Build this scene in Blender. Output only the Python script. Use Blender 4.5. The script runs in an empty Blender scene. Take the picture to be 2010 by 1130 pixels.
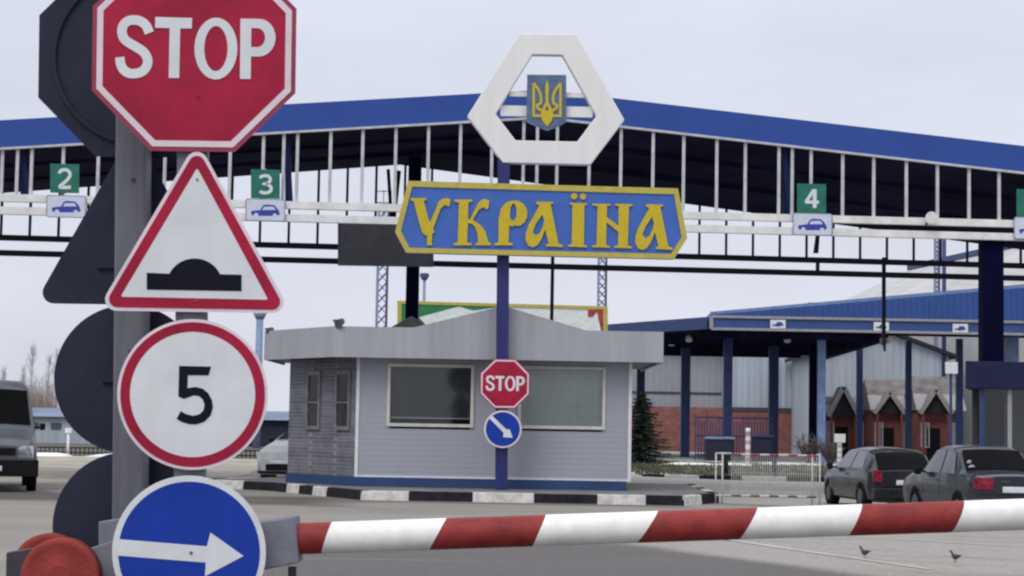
import bpy, bmesh, math, random
from mathutils import Vector, Matrix
R = math.radians
random.seed(7)
S = bpy.context.scene
COL = S.collection

# ------------------------------------------------------------------ camera, sky, sun, exposure
CAMH = 1.6
FPX = 3751.0
PITCH = math.atan((838 - 565) / FPX)
ROLL = R(1.0)
FWD = Vector((0, math.cos(PITCH), math.sin(PITCH)))
_U = Vector((0, -math.sin(PITCH), math.cos(PITCH)))
_X = Vector((1, 0, 0))
RT = _X * math.cos(ROLL) + _U * math.sin(ROLL)
UP = _U * math.cos(ROLL) - _X * math.sin(ROLL)
CAMP = Vector((0, 0, CAMH))

cam = bpy.data.cameras.new('camera')
camo = bpy.data.objects.new('camera', cam)
COL.objects.link(camo)
cam.sensor_width = 36
cam.lens = 36 * FPX / 2010
cam.clip_end = 5000
camo.matrix_world = Matrix(((RT.x, UP.x, -FWD.x, 0), (RT.y, UP.y, -FWD.y, 0), (RT.z, UP.z, -FWD.z, CAMH), (0, 0, 0, 1)))
S.camera = camo
cam.dof.use_dof = False

SUN_EL, SUN_AZ = 50, 205           # high, behind the camera and a little left, behind cloud
w = bpy.data.worlds.new('World')
S.world = w
w.use_nodes = True
nt = w.node_tree
nt.nodes.clear()
out = nt.nodes.new('ShaderNodeOutputWorld')
bg = nt.nodes.new('ShaderNodeBackground')
sky = nt.nodes.new('ShaderNodeTexSky')
sky.sky_type = 'NISHITA'
sky.sun_disc = False
sky.sun_elevation = R(SUN_EL)
sky.sun_rotation = R(SUN_AZ)
sky.air_density = 1.0
sky.dust_density = 3.0
tc = nt.nodes.new('ShaderNodeTexCoord')
sep = nt.nodes.new('ShaderNodeSeparateXYZ')
nt.links.new(tc.outputs['Generated'], sep.inputs[0])
cr = nt.nodes.new('ShaderNodeValToRGB')          # cloud deck: brighter overhead, as an overcast sky is
cr.color_ramp.elements[0].position = 0.0
cr.color_ramp.elements[0].color = (7.9, 8.1, 9.1, 1)
cr.color_ramp.elements[1].position = 1.0
cr.color_ramp.elements[1].color = (15.0, 15.2, 16.0, 1)
e = cr.color_ramp.elements.new(0.22); e.color = (7.7, 8.0, 9.3, 1)
e = cr.color_ramp.elements.new(0.5); e.color = (11.3, 11.5, 12.6, 1)
nt.links.new(sep.outputs['Z'], cr.inputs[0])
nz = nt.nodes.new('ShaderNodeTexNoise')
nz.inputs['Scale'].default_value = 5.0
nz.inputs['Detail'].default_value = 5
mp = nt.nodes.new('ShaderNodeMapping')
mp.inputs['Scale'].default_value = (1, 1, 3.0)
nt.links.new(tc.outputs['Generated'], mp.inputs[0])
nt.links.new(mp.outputs[0], nz.inputs['Vector'])
mr = nt.nodes.new('ShaderNodeMapRange')
mr.inputs[1].default_value = 0.3; mr.inputs[2].default_value = 0.7
mr.inputs[3].default_value = 0.92; mr.inputs[4].default_value = 1.05
nt.links.new(nz.outputs['Fac'], mr.inputs[0])
mu = nt.nodes.new('ShaderNodeVectorMath'); mu.operation = 'SCALE'
nt.links.new(cr.outputs[0], mu.inputs[0]); nt.links.new(mr.outputs[0], mu.inputs['Scale'])
mx = nt.nodes.new('ShaderNodeMix'); mx.data_type = 'RGBA'
mx.inputs[0].default_value = 0.9                  # thick cloud over the clear sky
nt.links.new(sky.outputs[0], mx.inputs[6]); nt.links.new(mu.outputs[0], mx.inputs[7])
nt.links.new(mx.outputs[2], bg.inputs[0])
bg.inputs[1].default_value = 0.1
nt.links.new(bg.outputs[0], out.inputs[0])

sun = bpy.data.lights.new('sun', 'SUN')
sun.energy = 1.0
sun.angle = R(25)
sun.color = (1.0, 0.97, 0.93)
suno = bpy.data.objects.new('sun', sun)
COL.objects.link(suno)
_d = Vector((math.sin(R(SUN_AZ)) * math.cos(R(SUN_EL)), math.cos(R(SUN_AZ)) * math.cos(R(SUN_EL)), math.sin(R(SUN_EL))))
suno.rotation_euler = _d.to_track_quat('Z', 'Y').to_euler()
S.view_settings.view_transform = 'Standard'
S.view_settings.look = 'None'
S.view_settings.exposure = 0.0
S.view_settings.gamma = 1.0
S.render.film_transparent = False
S.cycles.filter_width = 2.3
S.cycles.max_bounces = 6
S.cycles.transparent_max_bounces = 12

# ------------------------------------------------------------------ geometry helpers
def ray(px, py):
    return (FWD * FPX + RT * (px - 1005) + UP * (565 - py))

def P(px, py, Y):
    """the place at distance Y seen along a sight line measured in the photograph"""
    d = ray(px, py)
    return CAMP + d * (Y / d.y)

class Plane:
    def __init__(s, px, Y, yaw=0.0):
        p = P(px, 838, Y)
        s.o = Vector((p.x, Y, 0))
        s.u = Vector((math.cos(R(yaw)), math.sin(R(yaw)), 0))
        s.n = Vector((math.sin(R(yaw)), -math.cos(R(yaw)), 0))     # towards the camera
    def hit(s, px, py, off=0.0):
        d = ray(px, py)
        t = (s.o + s.n * off - CAMP).dot(s.n) / d.dot(s.n)
        return CAMP + d * t

def gz(x):
    t = max(0.0, min(1.0, (x - 3.0) / 6.0))
    return -0.10 * t * t * (3 - 2 * t)

def G(px, py, z=0.0):
    d = ray(px, py)
    t = (z - CAMH) / d.z
    return CAMP + d * t

class MB:
    def __init__(s):
        s.v = []; s.f = []; s.m = []; s.sm = []
    def add(s, vs, fs, m=0, smooth=False):
        o = len(s.v)
        s.v += [Vector(v) for v in vs]
        for f in fs:
            s.f.append([i + o for i in f]); s.m.append(m); s.sm.append(smooth)
    def hexa(s, b, t, m=0):      # bottom quad, top quad (same winding seen from above, ccw)
        s.add(list(b) + list(t), [(3, 2, 1, 0), (4, 5, 6, 7), (0, 1, 5, 4), (1, 2, 6, 5), (2, 3, 7, 6), (3, 0, 4, 7)], m)
    def box(s, lo, hi, m=0):
        x0, y0, z0 = lo; x1, y1, z1 = hi
        s.hexa([(x0, y0, z0), (x1, y0, z0), (x1, y1, z0), (x0, y1, z0)], [(x0, y0, z1), (x1, y0, z1), (x1, y1, z1), (x0, y1, z1)], m)
    def beam(s, a, b, wd, ht, m=0):
        a = Vector(a); b = Vector(b); d = (b - a).normalized()
        up = Vector((0, 0, 1)) if abs(d.z) < 0.9 else Vector((0, 1, 0))
        sx = d.cross(up).normalized() * (wd / 2); uz = sx.cross(d).normalized() * (ht / 2)
        s.hexa([a - sx - uz, a + sx - uz, b + sx - uz, b - sx - uz], [a - sx + uz, a + sx + uz, b + sx + uz, b - sx + uz], m)
    def tube(s, a, b, r0, r1=None, n=10, m=0, caps=True):
        a = Vector(a); b = Vector(b); r1 = r0 if r1 is None else r1
        d = (b - a).normalized()
        up = Vector((0, 0, 1)) if abs(d.z) < 0.9 else Vector((1, 0, 0))
        x = d.cross(up).normalized(); y = d.cross(x).normalized()
        vs = []
        for p, r in ((a, r0), (b, r1)):
            for i in range(n):
                t = 2 * math.pi * i / n
                vs.append(p + x * (r * math.cos(t)) + y * (r * math.sin(t)))
        s.add(vs, [(i, (i + 1) % n, n + (i + 1) % n, n + i) for i in range(n)], m, True)
        if caps:
            s.add(vs, [list(range(n))[::-1], list(range(n, 2 * n))], m)
    def prism(s, front, depth, m=0, mside=None):
        """front: planar polygon of world points, pushed back by the vector depth"""
        n = len(front); fr = [Vector(p) for p in front]; bk = [p + Vector(depth) for p in fr]
        ms = m if mside is None else mside
        s.add(fr + bk, [list(range(n))], m)
        s.add(fr + bk, [list(range(2 * n - 1, n - 1, -1))], ms)
        s.add(fr + bk, [(i, n + i, n + (i + 1) % n, (i + 1) % n) for i in range(n)], ms)
    def ring(s, outer, inner, depth, m=0, mside=None):
        n = len(outer); D = Vector(depth)
        o = [Vector(p) for p in outer]; i_ = [Vector(p) for p in inner]
        vs = o + i_ + [p + D for p in o] + [p + D for p in i_]
        ms = m if mside is None else mside
        s.add(vs, [(k, (k + 1) % n, n + (k + 1) % n, n + k) for k in range(n)], m)
        fs = []
        for k in range(n):
            j = (k + 1) % n
            fs += [(2 * n + k, 3 * n + k, 3 * n + j, 2 * n + j), (k, 2 * n + k, 2 * n + j, j), (n + k, n + j, 3 * n + j, 3 * n + k)]
        s.add(vs, fs, ms)

ROOT = {}       # object name -> world origin of the thing it belongs to
def put(name, mb, mats, parent=None, origin=None, label=None, bevel=0.0, seg=2, smooth=None):
    """one mesh object; vertices are given in world space (or the thing's own space)"""
    if parent is not None:
        org = ROOT[parent.name]
    else:
        org = Vector(origin) if origin is not None else Vector((0, 0, 0))
    me = bpy.data.meshes.new(name)
    me.from_pydata([v - org for v in mb.v], [], mb.f)
    if not isinstance(mats, (list, tuple)): mats = [mats]
    for m in mats: me.materials.append(m)
    for i, p in enumerate(me.polygons):
        p.material_index = min(mb.m[i], len(mats) - 1)
        p.use_smooth = mb.sm[i] if smooth is None else smooth
    bm = bmesh.new(); bm.from_mesh(me)
    bmesh.ops.remove_doubles(bm, verts=bm.verts, dist=1e-5)
    bmesh.ops.recalc_face_normals(bm, faces=bm.faces)
    bm.to_mesh(me); bm.free()
    o = bpy.data.objects.new(name, me)
    COL.objects.link(o)
    if parent is not None: o.parent = parent
    else: o.location = org
    ROOT[o.name] = org
    if label: o['label'] = label
    if bevel > 0:
        b = o.modifiers.new('bevel', 'BEVEL'); b.width = bevel; b.segments = seg; b.limit_method = 'ANGLE'; b.angle_limit = R(35)
        b.harden_normals = False
    return o

def thing(name, label, cat, loc=(0, 0, 0), group=None):
    o = bpy.data.objects.new(name, None)
    COL.objects.link(o); o.empty_display_size = 0.2
    o.location = loc; o['label'] = label; o['category'] = cat
    if group: o['group'] = group
    ROOT[o.name] = Vector(loc)
    return o
def tag(o, label, cat, group=None, kind=None):
    o['label'] = label; o['category'] = cat
    if group: o['group'] = group
    if kind: o['kind'] = kind
    return o
def struct(o, label=None, cat=None):
    o['kind'] = 'structure'
    if label: o['label'] = label
    if cat: o['category'] = cat
    return o

def fill(loops, mapf, front_off, thick):
    """flat shape with holes (2D loops) -> MB; mapf(x, y, off) gives the world point"""
    cu = bpy.data.curves.new('t', 'CURVE'); cu.dimensions = '2D'; cu.fill_mode = 'BOTH'
    for lp in loops:
        sp = cu.splines.new('POLY'); sp.points.add(len(lp) - 1)
        for p, q in zip(sp.points, lp): p.co = (q[0], -q[1], 0, 1)
        sp.use_cyclic_u = True
    ob = bpy.data.objects.new('t', cu)
    me = bpy.data.meshes.new_from_object(ob)
    mb = MB()
    vs = [(v.co.x, -v.co.y) for v in me.vertices]
    fs = [list(p.vertices) for p in me.polygons]
    mb.add([mapf(x, y, front_off) for x, y in vs], fs)
    for lp in loops:
        n = len(lp)
        a = [mapf(x, y, front_off) for x, y in lp]; b = [mapf(x, y, front_off - thick) for x, y in lp]
        mb.add(a + b, [(i, (i + 1) % n, n + (i + 1) % n, n + i) for i in range(n)])
    bpy.data.objects.remove(ob); bpy.data.curves.remove(cu); bpy.data.meshes.remove(me)
    return mb

def stroke(pts, wd, smooth=True, sub=6):
    """centre line -> outline polygon of even width"""
    pts = [Vector((p[0], p[1])) for p in pts]
    if smooth and len(pts) > 2:
        q = []
        for i in range(len(pts) - 1):
            p0 = pts[max(i - 1, 0)]; p1 = pts[i]; p2 = pts[i + 1]; p3 = pts[min(i + 2, len(pts) - 1)]
            for k in range(sub):
                t = k / sub
                q.append(0.5 * ((2 * p1) + (p2 - p0) * t + (2 * p0 - 5 * p1 + 4 * p2 - p3) * t * t + (3 * p1 - p0 - 3 * p2 + p3) * t ** 3))
        q.append(pts[-1]); pts = q
    L = []; Rr = []
    for i, p in enumerate(pts):
        a = (pts[i] - pts[i - 1]).normalized() if i > 0 else None
        b = (pts[i + 1] - pts[i]).normalized() if i < len(pts) - 1 else None
        t = (a + b).normalized() if a and b else (a or b)
        k = 1.0
        if a and b: k = 1.0 / max(0.5, math.sqrt(max(0.0, (1 + a.dot(b)) / 2)))
        n = Vector((-t.y, t.x)) * (wd / 2 * k)
        L.append((p + n)[:]); Rr.append((p - n)[:])
    return L + Rr[::-1]

def circ(cx, cy, rx, ry=None, n=40, a0=0, a1=360):
    ry = rx if ry is None else ry
    full = abs(a1 - a0) >= 360
    m = n if full else n + 1
    return [(cx + rx * math.cos(R(a0 + (a1 - a0) * i / n)), cy + ry * math.sin(R(a0 + (a1 - a0) * i / n))) for i in range(m)]

def roundpoly(pts, r, n=6):
    res = []
    k = len(pts)
    for i in range(k):
        p = Vector(pts[i]); a = (Vector(pts[i - 1]) - p).normalized(); b = (Vector(pts[(i + 1) % k]) - p).normalized()
        ang = a.angle(b); d = r / math.tan(ang / 2)
        c = p + (a + b).normalized() * (r / math.sin(ang / 2))
        s = p + a * d; e_ = p + b * d
        v0 = s - c; v1 = e_ - c
        t0 = math.atan2(v0.y, v0.x); t1 = math.atan2(v1.y, v1.x)
        dt = (t1 - t0 + math.pi) % (2 * math.pi) - math.pi
        for j in range(n + 1):
            t = t0 + dt * j / n
            res.append((c.x + r * math.cos(t), c.y + r * math.sin(t)))
    return res

# ------------------------------------------------------------------ materials
def mat(name, col, rough=0.6, var=0.12, scale=6.0, bump=0.0, bscale=40.0, metal=0.0, spec=0.4, col2=None, streak=False, coat=0.0):
    m = bpy.data.materials.new(name); m.use_nodes = True
    n = m.node_tree.nodes; l = m.node_tree.links
    b = n['Principled BSDF']
    b.inputs['Roughness'].default_value = rough
    b.inputs['Metallic'].default_value = metal
    b.inputs['Specular IOR Level'].default_value = spec
    if coat: b.inputs['Coat Weight'].default_value = coat
    t = n.new('ShaderNodeTexCoord')
    mpn = n.new('ShaderNodeMapping')
    l.new(t.outputs['Object'], mpn.inputs[0])
    if streak: mpn.inputs['Scale'].default_value = (3.0, 3.0, 0.25)
    z = n.new('ShaderNodeTexNoise'); z.inputs['Scale'].default_value = scale; z.inputs['Detail'].default_value = 8; z.inputs['Roughness'].default_value = 0.65
    l.new(mpn.outputs[0], z.inputs['Vector'])
    r = n.new('ShaderNodeValToRGB')
    c2 = col2 if col2 else tuple(c * (1 - 2.2 * var) for c in col)
    c1 = tuple(min(1, c * (1 + var)) for c in col)
    r.color_ramp.elements[0].position = 0.32; r.color_ramp.elements[0].color = (*c2, 1)
    r.color_ramp.elements[1].position = 0.62; r.color_ramp.elements[1].color = (*c1, 1)
    l.new(z.outputs['Fac'], r.inputs[0]); l.new(r.outputs[0], b.inputs['Base Color'])
    rr = n.new('ShaderNodeMapRange'); rr.inputs[3].default_value = max(0.02, rough - 0.1); rr.inputs[4].default_value = min(1, rough + 0.12)
    l.new(z.outputs['Fac'], rr.inputs[0]); l.new(rr.outputs[0], b.inputs['Roughness'])
    if bump > 0:
        z2 = n.new('ShaderNodeTexNoise'); z2.inputs['Scale'].default_value = bscale; z2.inputs['Detail'].default_value = 4
        l.new(t.outputs['Object'], z2.inputs['Vector'])
        bp = n.new('ShaderNodeBump'); bp.inputs['Strength'].default_value = bump; bp.inputs['Distance'].default_value = 0.02
        l.new(z2.outputs['Fac'], bp.inputs['Height']); l.new(bp.outputs[0], b.inputs['Normal'])
    return m

def corrug(m, axis='X', period=0.2, strength=0.6, dist=0.03):
    """pressed sheet ribs as bump on top of a material"""
    n = m.node_tree.nodes; l = m.node_tree.links
    t = n.new('ShaderNodeTexCoord')
    wv = n.new('ShaderNodeTexWave'); wv.wave_type = 'BANDS'; wv.bands_direction = axis; wv.wave_profile = 'SIN'
    wv.inputs['Scale'].default_value = 0.314 / period
    l.new(t.outputs['Object'], wv.inputs['Vector'])
    bp = n.new('ShaderNodeBump'); bp.inputs['Strength'].default_value = strength; bp.inputs['Distance'].default_value = dist
    l.new(wv.outputs['Fac'], bp.inputs['Height']); l.new(bp.outputs[0], n['Principled BSDF'].inputs['Normal'])
    return m

def bricks(name, c1, c2, mortar, sc=1.0, bw=0.25, bh=0.075, rough=0.85):
    m = mat(name, c1, rough, 0.1)
    n = m.node_tree.nodes; l = m.node_tree.links
    t = n.new('ShaderNodeTexCoord'); sp = n.new('ShaderNodeSeparateXYZ'); cb = n.new('ShaderNodeCombineXYZ'); ad = n.new('ShaderNodeMath')
    l.new(t.outputs['Object'], sp.inputs[0]); l.new(sp.outputs['X'], ad.inputs[0]); l.new(sp.outputs['Y'], ad.inputs[1])
    l.new(ad.outputs[0], cb.inputs[0]); l.new(sp.outputs['Z'], cb.inputs[1])
    b = n.new('ShaderNodeTexBrick')
    b.inputs['Scale'].default_value = sc
    b.inputs['Brick Width'].default_value = bw; b.inputs['Row Height'].default_value = bh; b.inputs['Mortar Size'].default_value = 0.008
    b.inputs['Color1'].default_value = (*c1, 1); b.inputs['Color2'].default_value = (*c2, 1); b.inputs['Mortar'].default_value = (*mortar, 1)
    l.new(cb.outputs[0], b.inputs['Vector'])
    z = n.new('ShaderNodeTexNoise'); z.inputs['Scale'].default_value = 1.6; z.inputs['Detail'].default_value = 8; z.inputs['Roughness'].default_value = 0.75
    l.new(t.outputs['Object'], z.inputs['Vector'])
    mrn = n.new('ShaderNodeMapRange'); mrn.inputs[1].default_value = 0.3; mrn.inputs[2].default_value = 0.75; mrn.inputs[3].default_value = 0.65; mrn.inputs[4].default_value = 1.45
    l.new(z.outputs['Fac'], mrn.inputs[0])
    vm = n.new('ShaderNodeVectorMath'); vm.operation = 'SCALE'
    l.new(b.outputs['Color'], vm.inputs[0]); l.new(mrn.outputs[0], vm.inputs['Scale'])
    l.new(vm.outputs[0], n['Principled BSDF'].inputs['Base Color'])
    bp = n.new('ShaderNodeBump'); bp.inputs['Strength'].default_value = 0.5; bp.inputs['Distance'].default_value = 0.01
    l.new(b.outputs['Fac'], bp.inputs['Height']); bp.invert = True
    l.new(bp.outputs[0], n['Principled BSDF'].inputs['Normal'])
    return m

def glass(name, tint=(0.6, 0.65, 0.66), refl=0.05, op=0.35):
    m = bpy.data.materials.new(name); m.use_nodes = True
    n = m.node_tree.nodes; l = m.node_tree.links; n.clear()
    o = n.new('ShaderNodeOutputMaterial'); tr = n.new('ShaderNodeBsdfTransparent'); tr.inputs[0].default_value = (*tint, 1)
    gl = n.new('ShaderNodeBsdfGlossy'); gl.inputs['Roughness'].default_value = 0.04
    fr = n.new('ShaderNodeFresnel'); fr.inputs[0].default_value = 1.5
    mxs = n.new('ShaderNodeMixShader')
    l.new(fr.outputs[0], mxs.inputs[0]); l.new(tr.outputs[0], mxs.inputs[1]); l.new(gl.outputs[0], mxs.inputs[2]); l.new(mxs.outputs[0], o.inputs[0])
    return m

M = {}
M['sign_red'] = mat('sign_red', (0.37, 0.010, 0.045), 0.5, 0.16, 2.0, spec=0.22)
M['sign_rim'] = mat('sign_rim', (0.30, 0.03, 0.07), 0.5, 0.1, 4)
M['sign_white'] = mat('sign_white', (0.66, 0.68, 0.70), 0.5, 0.05, 3, spec=0.3)
M['sign_border'] = mat('sign_border', (0.72, 0.62, 0.67), 0.5, 0.06, 3, spec=0.3)
M['sign_black'] = mat('sign_black', (0.008, 0.008, 0.014), 0.6, 0.1, 5, spec=0.1)
M['sign_blue'] = mat('sign_blue', (0.007, 0.040, 0.33), 0.5, 0.08, 2.0, spec=0.22)
M['sign_back'] = mat('sign_back', (0.027, 0.030, 0.052), 0.65, 0.12, 3.0, bump=0.03, bscale=20, spec=0.15)
M['galv'] = mat('galvanised', (0.135, 0.14, 0.165), 0.6, 0.10, 4.0, bump=0.04, bscale=60, streak=True)
M['galv_dark'] = mat('bolt_metal', (0.06, 0.06, 0.065), 0.5, 0.1)
M['barrier_grey'] = mat('barrier_grey', (0.185, 0.19, 0.23), 0.65, 0.10, 6, bump=0.05)
M['boom_red'] = mat('boom_red', (0.25, 0.030, 0.028), 0.55, 0.16, 9, bump=0.03, spec=0.25)
M['boom_white'] = mat('boom_white', (0.82, 0.82, 0.79), 0.45, 0.06, 9, bump=0.02)
M['disc_red'] = mat('disc_red', (0.27, 0.045, 0.04), 0.8, 0.08, 10, bump=0.3, bscale=70, spec=0.15)
M['dark_metal'] = mat('dark_metal', (0.05, 0.052, 0.062), 0.55, 0.15)
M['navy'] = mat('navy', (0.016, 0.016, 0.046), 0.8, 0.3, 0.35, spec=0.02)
M['navy_post'] = mat('navy_post', (0.018, 0.024, 0.145), 0.45, 0.2, 3, streak=True)
M['dark_column'] = mat('dark_column', (0.003, 0.003, 0.022), 0.7, 0.15, 2, spec=0.04)
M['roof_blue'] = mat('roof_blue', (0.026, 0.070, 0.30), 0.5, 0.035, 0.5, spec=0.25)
M['mullion'] = mat('mullion_white', (0.52, 0.52, 0.54), 0.6, 0.1, 3)
M['beam_white'] = mat('beam_white', (0.74, 0.74, 0.72), 0.6, 0.08, 2)
M['beam_dark'] = mat('beam_dark', (0.026, 0.028, 0.045), 0.6, 0.15, spec=0.15)
M['hex_white'] = mat('hexagon_white', (0.74, 0.74, 0.72), 0.6, 0.03, 1.0, streak=True, bump=0.02)
M['yellow'] = mat('yellow_paint', (0.54, 0.41, 0.014), 0.5, 0.05, 8)
M['olive_yellow'] = mat('border_yellow', (0.47, 0.40, 0.075), 0.55, 0.06, 6)
M['board_blue'] = mat('board_blue', (0.045, 0.125, 0.45), 0.5, 0.05, 1.5)
M['shield'] = mat('shield_slate', (0.10, 0.15, 0.24), 0.6, 0.2, 5)
M['shield_blue'] = mat('shield_blue', (0.085, 0.145, 0.26), 0.6, 0.15, 5)
M['green_sign'] = mat('green_sign', (0.010, 0.15, 0.10), 0.5, 0.12, 4)
M['picto_blue'] = mat('picto_blue', (0.035, 0.05, 0.34), 0.5, 0.1)
M['plate_white'] = mat('plate_white', (0.58, 0.62, 0.72), 0.5, 0.05)
M['plate_edge'] = mat('plate_edge', (0.22, 0.23, 0.32), 0.5, 0.05)
M['display'] = mat('display_panel', (0.05, 0.052, 0.062), 0.6, 0.15, 2)
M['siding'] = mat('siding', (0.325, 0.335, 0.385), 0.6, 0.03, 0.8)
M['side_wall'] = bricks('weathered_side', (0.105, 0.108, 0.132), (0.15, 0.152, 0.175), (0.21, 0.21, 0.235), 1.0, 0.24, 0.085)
M['kiosk_fascia'] = corrug(mat('kiosk_fascia', (0.345, 0.355, 0.385), 0.55, 0.06, 0.8, streak=True), 'X', 0.22, 0.35, 0.015)
M['trim_white'] = mat('trim_white', (0.68, 0.69, 0.70), 0.55, 0.05)
M['frame_cream'] = mat('frame_cream', (0.56, 0.56, 0.52), 0.55, 0.06)
M['plinth_blue'] = mat('plinth_blue', (0.021, 0.054, 0.15), 0.65, 0.10, 1.0)
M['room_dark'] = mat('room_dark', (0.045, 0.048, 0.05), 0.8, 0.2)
M['blind'] = mat('blind', (0.088, 0.093, 0.096), 0.8, 0.08)
M['blind_pale'] = mat('blind_pale', (0.54, 0.60, 0.585), 0.8, 0.04)
M['glass'] = glass('window_glass', (0.90, 0.92, 0.92))
M['glass_dark'] = mat('car_glass', (0.003, 0.0032, 0.004), 0.35, 0.1, 2, spec=0.04)
M['glass_grey'] = mat('side_glass', (0.11, 0.115, 0.135), 0.15, 0.1, 2, spec=0.4)  # grey base colour stands in for reflections in the car side windows
M['roof_dark'] = mat('roof_dark', (0.02, 0.02, 0.024), 0.7, 0.2)
M['kerb_white'] = mat('kerb_white', (0.58, 0.57, 0.54), 0.85, 0.14, 5, bump=0.2)
M['kerb_black'] = mat('kerb_black', (0.019, 0.018, 0.024), 0.85, 0.25, 5, bump=0.2, spec=0.15)
M['concrete'] = mat('concrete', (0.17, 0.165, 0.16), 0.9, 0.2, 2, bump=0.2)
M['lamp_grey'] = mat('lamp_grey', (0.10, 0.10, 0.105), 0.5, 0.2)
M['mast_blue'] = mat('mast_blue', (0.22, 0.29, 0.44), 0.55, 0.15)
M['mast_dark'] = mat('mast_dark', (0.06, 0.075, 0.14), 0.55, 0.15)
M['bb_green'] = mat('poster_green', (0.02, 0.20, 0.07), 0.5, 0.08)
M['bb_white'] = mat('poster_white', (0.70, 0.76, 0.74), 0.5, 0.06)
M['bb_red'] = mat('poster_red', (0.36, 0.05, 0.045), 0.5, 0.15)
M['canopy_blue'] = corrug(mat('canopy_blue', (0.024, 0.072, 0.27), 0.45, 0.08, 0.4), 'X', 0.35, 0.9, 0.08)
M['band_blue'] = mat('band_blue', (0.035, 0.08, 0.25), 0.45, 0.08, 0.6)
M['post_blue'] = mat('post_blue', (0.022, 0.045, 0.15), 0.5, 0.15, 2)
M['post_light'] = mat('post_light', (0.16, 0.23, 0.42), 0.5, 0.12, 2)
M['wall_grey'] = corrug(mat('shed_grey', (0.37, 0.42, 0.48), 0.6, 0.08, 0.3, streak=True), 'X', 0.5, 0.5, 0.08)
M['wall_grey_dark'] = corrug(mat('shed_grey_dull', (0.30, 0.31, 0.34), 0.6, 0.08, 0.3), 'X', 0.5, 0.4, 0.06)
M['brick_orange'] = bricks('brick_orange', (0.21, 0.082, 0.07), (0.235, 0.092, 0.077), (0.20, 0.12, 0.105), 1.0, 0.5, 0.16)
M['brick_dark'] = bricks('brick_dark', (0.19, 0.055, 0.05), (0.23, 0.07, 0.06), (0.17, 0.11, 0.11), 1.0, 0.35, 0.11)
M['tile_grey'] = mat('tile_grey', (0.185, 0.165, 0.165), 0.8, 0.2, 1.5)
M['barge_pale'] = mat('barge_pale', (0.33, 0.32, 0.335), 0.7, 0.1)
M['booth_navy'] = mat('booth_navy', (0.011, 0.015, 0.05), 0.55, 0.15, 2, spec=0.2)
M['old_frame'] = mat('old_frame', (0.17, 0.17, 0.15), 0.7, 0.2)
M['faded_red'] = mat('faded_red', (0.50, 0.33, 0.33), 0.7, 0.15)
M['skip_dark'] = mat('skip_dark', (0.012, 0.014, 0.04), 0.7, 0.2)
M['roof_grey'] = mat('roof_grey', (0.15, 0.14, 0.15), 0.8, 0.2, 1.5)
M['roof_grey_light'] = mat('roof_trim_grey', (0.30, 0.30, 0.32), 0.7, 0.1)
M['hangar'] = corrug(mat('hangar_sheet', (0.46, 0.465, 0.46), 0.6, 0.08, 0.15), 'X', 0.9, 0.5, 0.1)
M['blue_fence'] = mat('blue_fence', (0.02, 0.03, 0.12), 0.6, 0.15)
M['white_paint'] = mat('white_paint', (0.72, 0.72, 0.72), 0.6, 0.08)
M['red_paint'] = mat('red_paint', (0.30, 0.05, 0.06), 0.6, 0.12)
M['rail_white'] = mat('rail_white', (0.50, 0.50, 0.48), 0.6, 0.1)
M['rail_brown'] = mat('rail_redbrown', (0.14, 0.07, 0.07), 0.6, 0.15)
M['car_grey'] = mat('car_paint_dark_grey', (0.018, 0.019, 0.023), 0.28, 0.1, 3, spec=0.35, coat=0.35)
M['car_green'] = mat('car_paint_blue_grey', (0.015, 0.020, 0.029), 0.28, 0.1, 3, spec=0.35, coat=0.35)
M['car_silver'] = mat('car_paint_silver', (0.42, 0.44, 0.46), 0.3, 0.06, 3, spec=0.5, coat=0.3)
M['van_grey'] = mat('van_paint_grey', (0.068, 0.079, 0.094), 0.4, 0.1, 2, spec=0.4, coat=0.2)
M['plastic_black'] = mat('black_plastic', (0.009, 0.009, 0.011), 0.65, 0.2, spec=0.12)
M['tyre'] = mat('tyre_rubber', (0.008, 0.008, 0.009), 0.9, 0.2, spec=0.1)
M['rim_metal'] = mat('rim_metal', (0.09, 0.09, 0.095), 0.5, 0.1, metal=0.3)
M['lamp_red'] = mat('tail_lamp_red', (0.24, 0.014, 0.036), 0.3, 0.35, 11, spec=0.3)
M['lamp_clear'] = mat('lamp_clear', (0.55, 0.56, 0.60), 0.15, 0.2, 25, spec=0.7)
M['number_plate'] = mat('number_plate', (0.62, 0.64, 0.68), 0.5, 0.08)
M['bark'] = mat('bark', (0.12, 0.10, 0.09), 0.9, 0.2)
M['bark_hazed'] = mat('bark_hazed', (0.44, 0.42, 0.43), 0.9, 0.15)  # far trees: bark colour lightened in place of distance haze
M['scrub'] = mat('scrub_twigs', (0.38, 0.32, 0.29), 0.9, 0.2)
M['shed_roof'] = mat('shed_roof_blue', (0.15, 0.19, 0.28), 0.6, 0.15, 0.4)
M['strut_blue'] = mat('strut_blue', (0.012, 0.02, 0.085), 0.6, 0.1, spec=0.15)
M['side_pane'] = mat('side_pane', (0.035, 0.038, 0.048), 0.25, 0.15, 3, spec=0.3)
M['pane_pale'] = mat('pale_pane', (0.34, 0.35, 0.39), 0.5, 0.1)
M['needle'] = mat('spruce_needle', (0.018, 0.036, 0.028), 0.8, 0.4, 3)
M['grass'] = mat('grass_blade', (0.085, 0.092, 0.050), 0.9, 0.3, 0.8)
M['snow'] = mat('snow', (0.74, 0.74, 0.74), 0.8, 0.08, 1)
M['pigeon'] = mat('pigeon_feather', (0.05, 0.05, 0.06), 0.7, 0.3, 20)
M['line_paint'] = mat('line_paint', (0.52, 0.50, 0.46), 0.9, 0.06, 9)
M['dirt'] = mat('dirt_ground', (0.36, 0.33, 0.28), 0.95, 0.18, 0.35, bump=0.2)
M['verge'] = mat('verge_soil', (0.10, 0.095, 0.065), 0.95, 0.3, 0.6)

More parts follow.
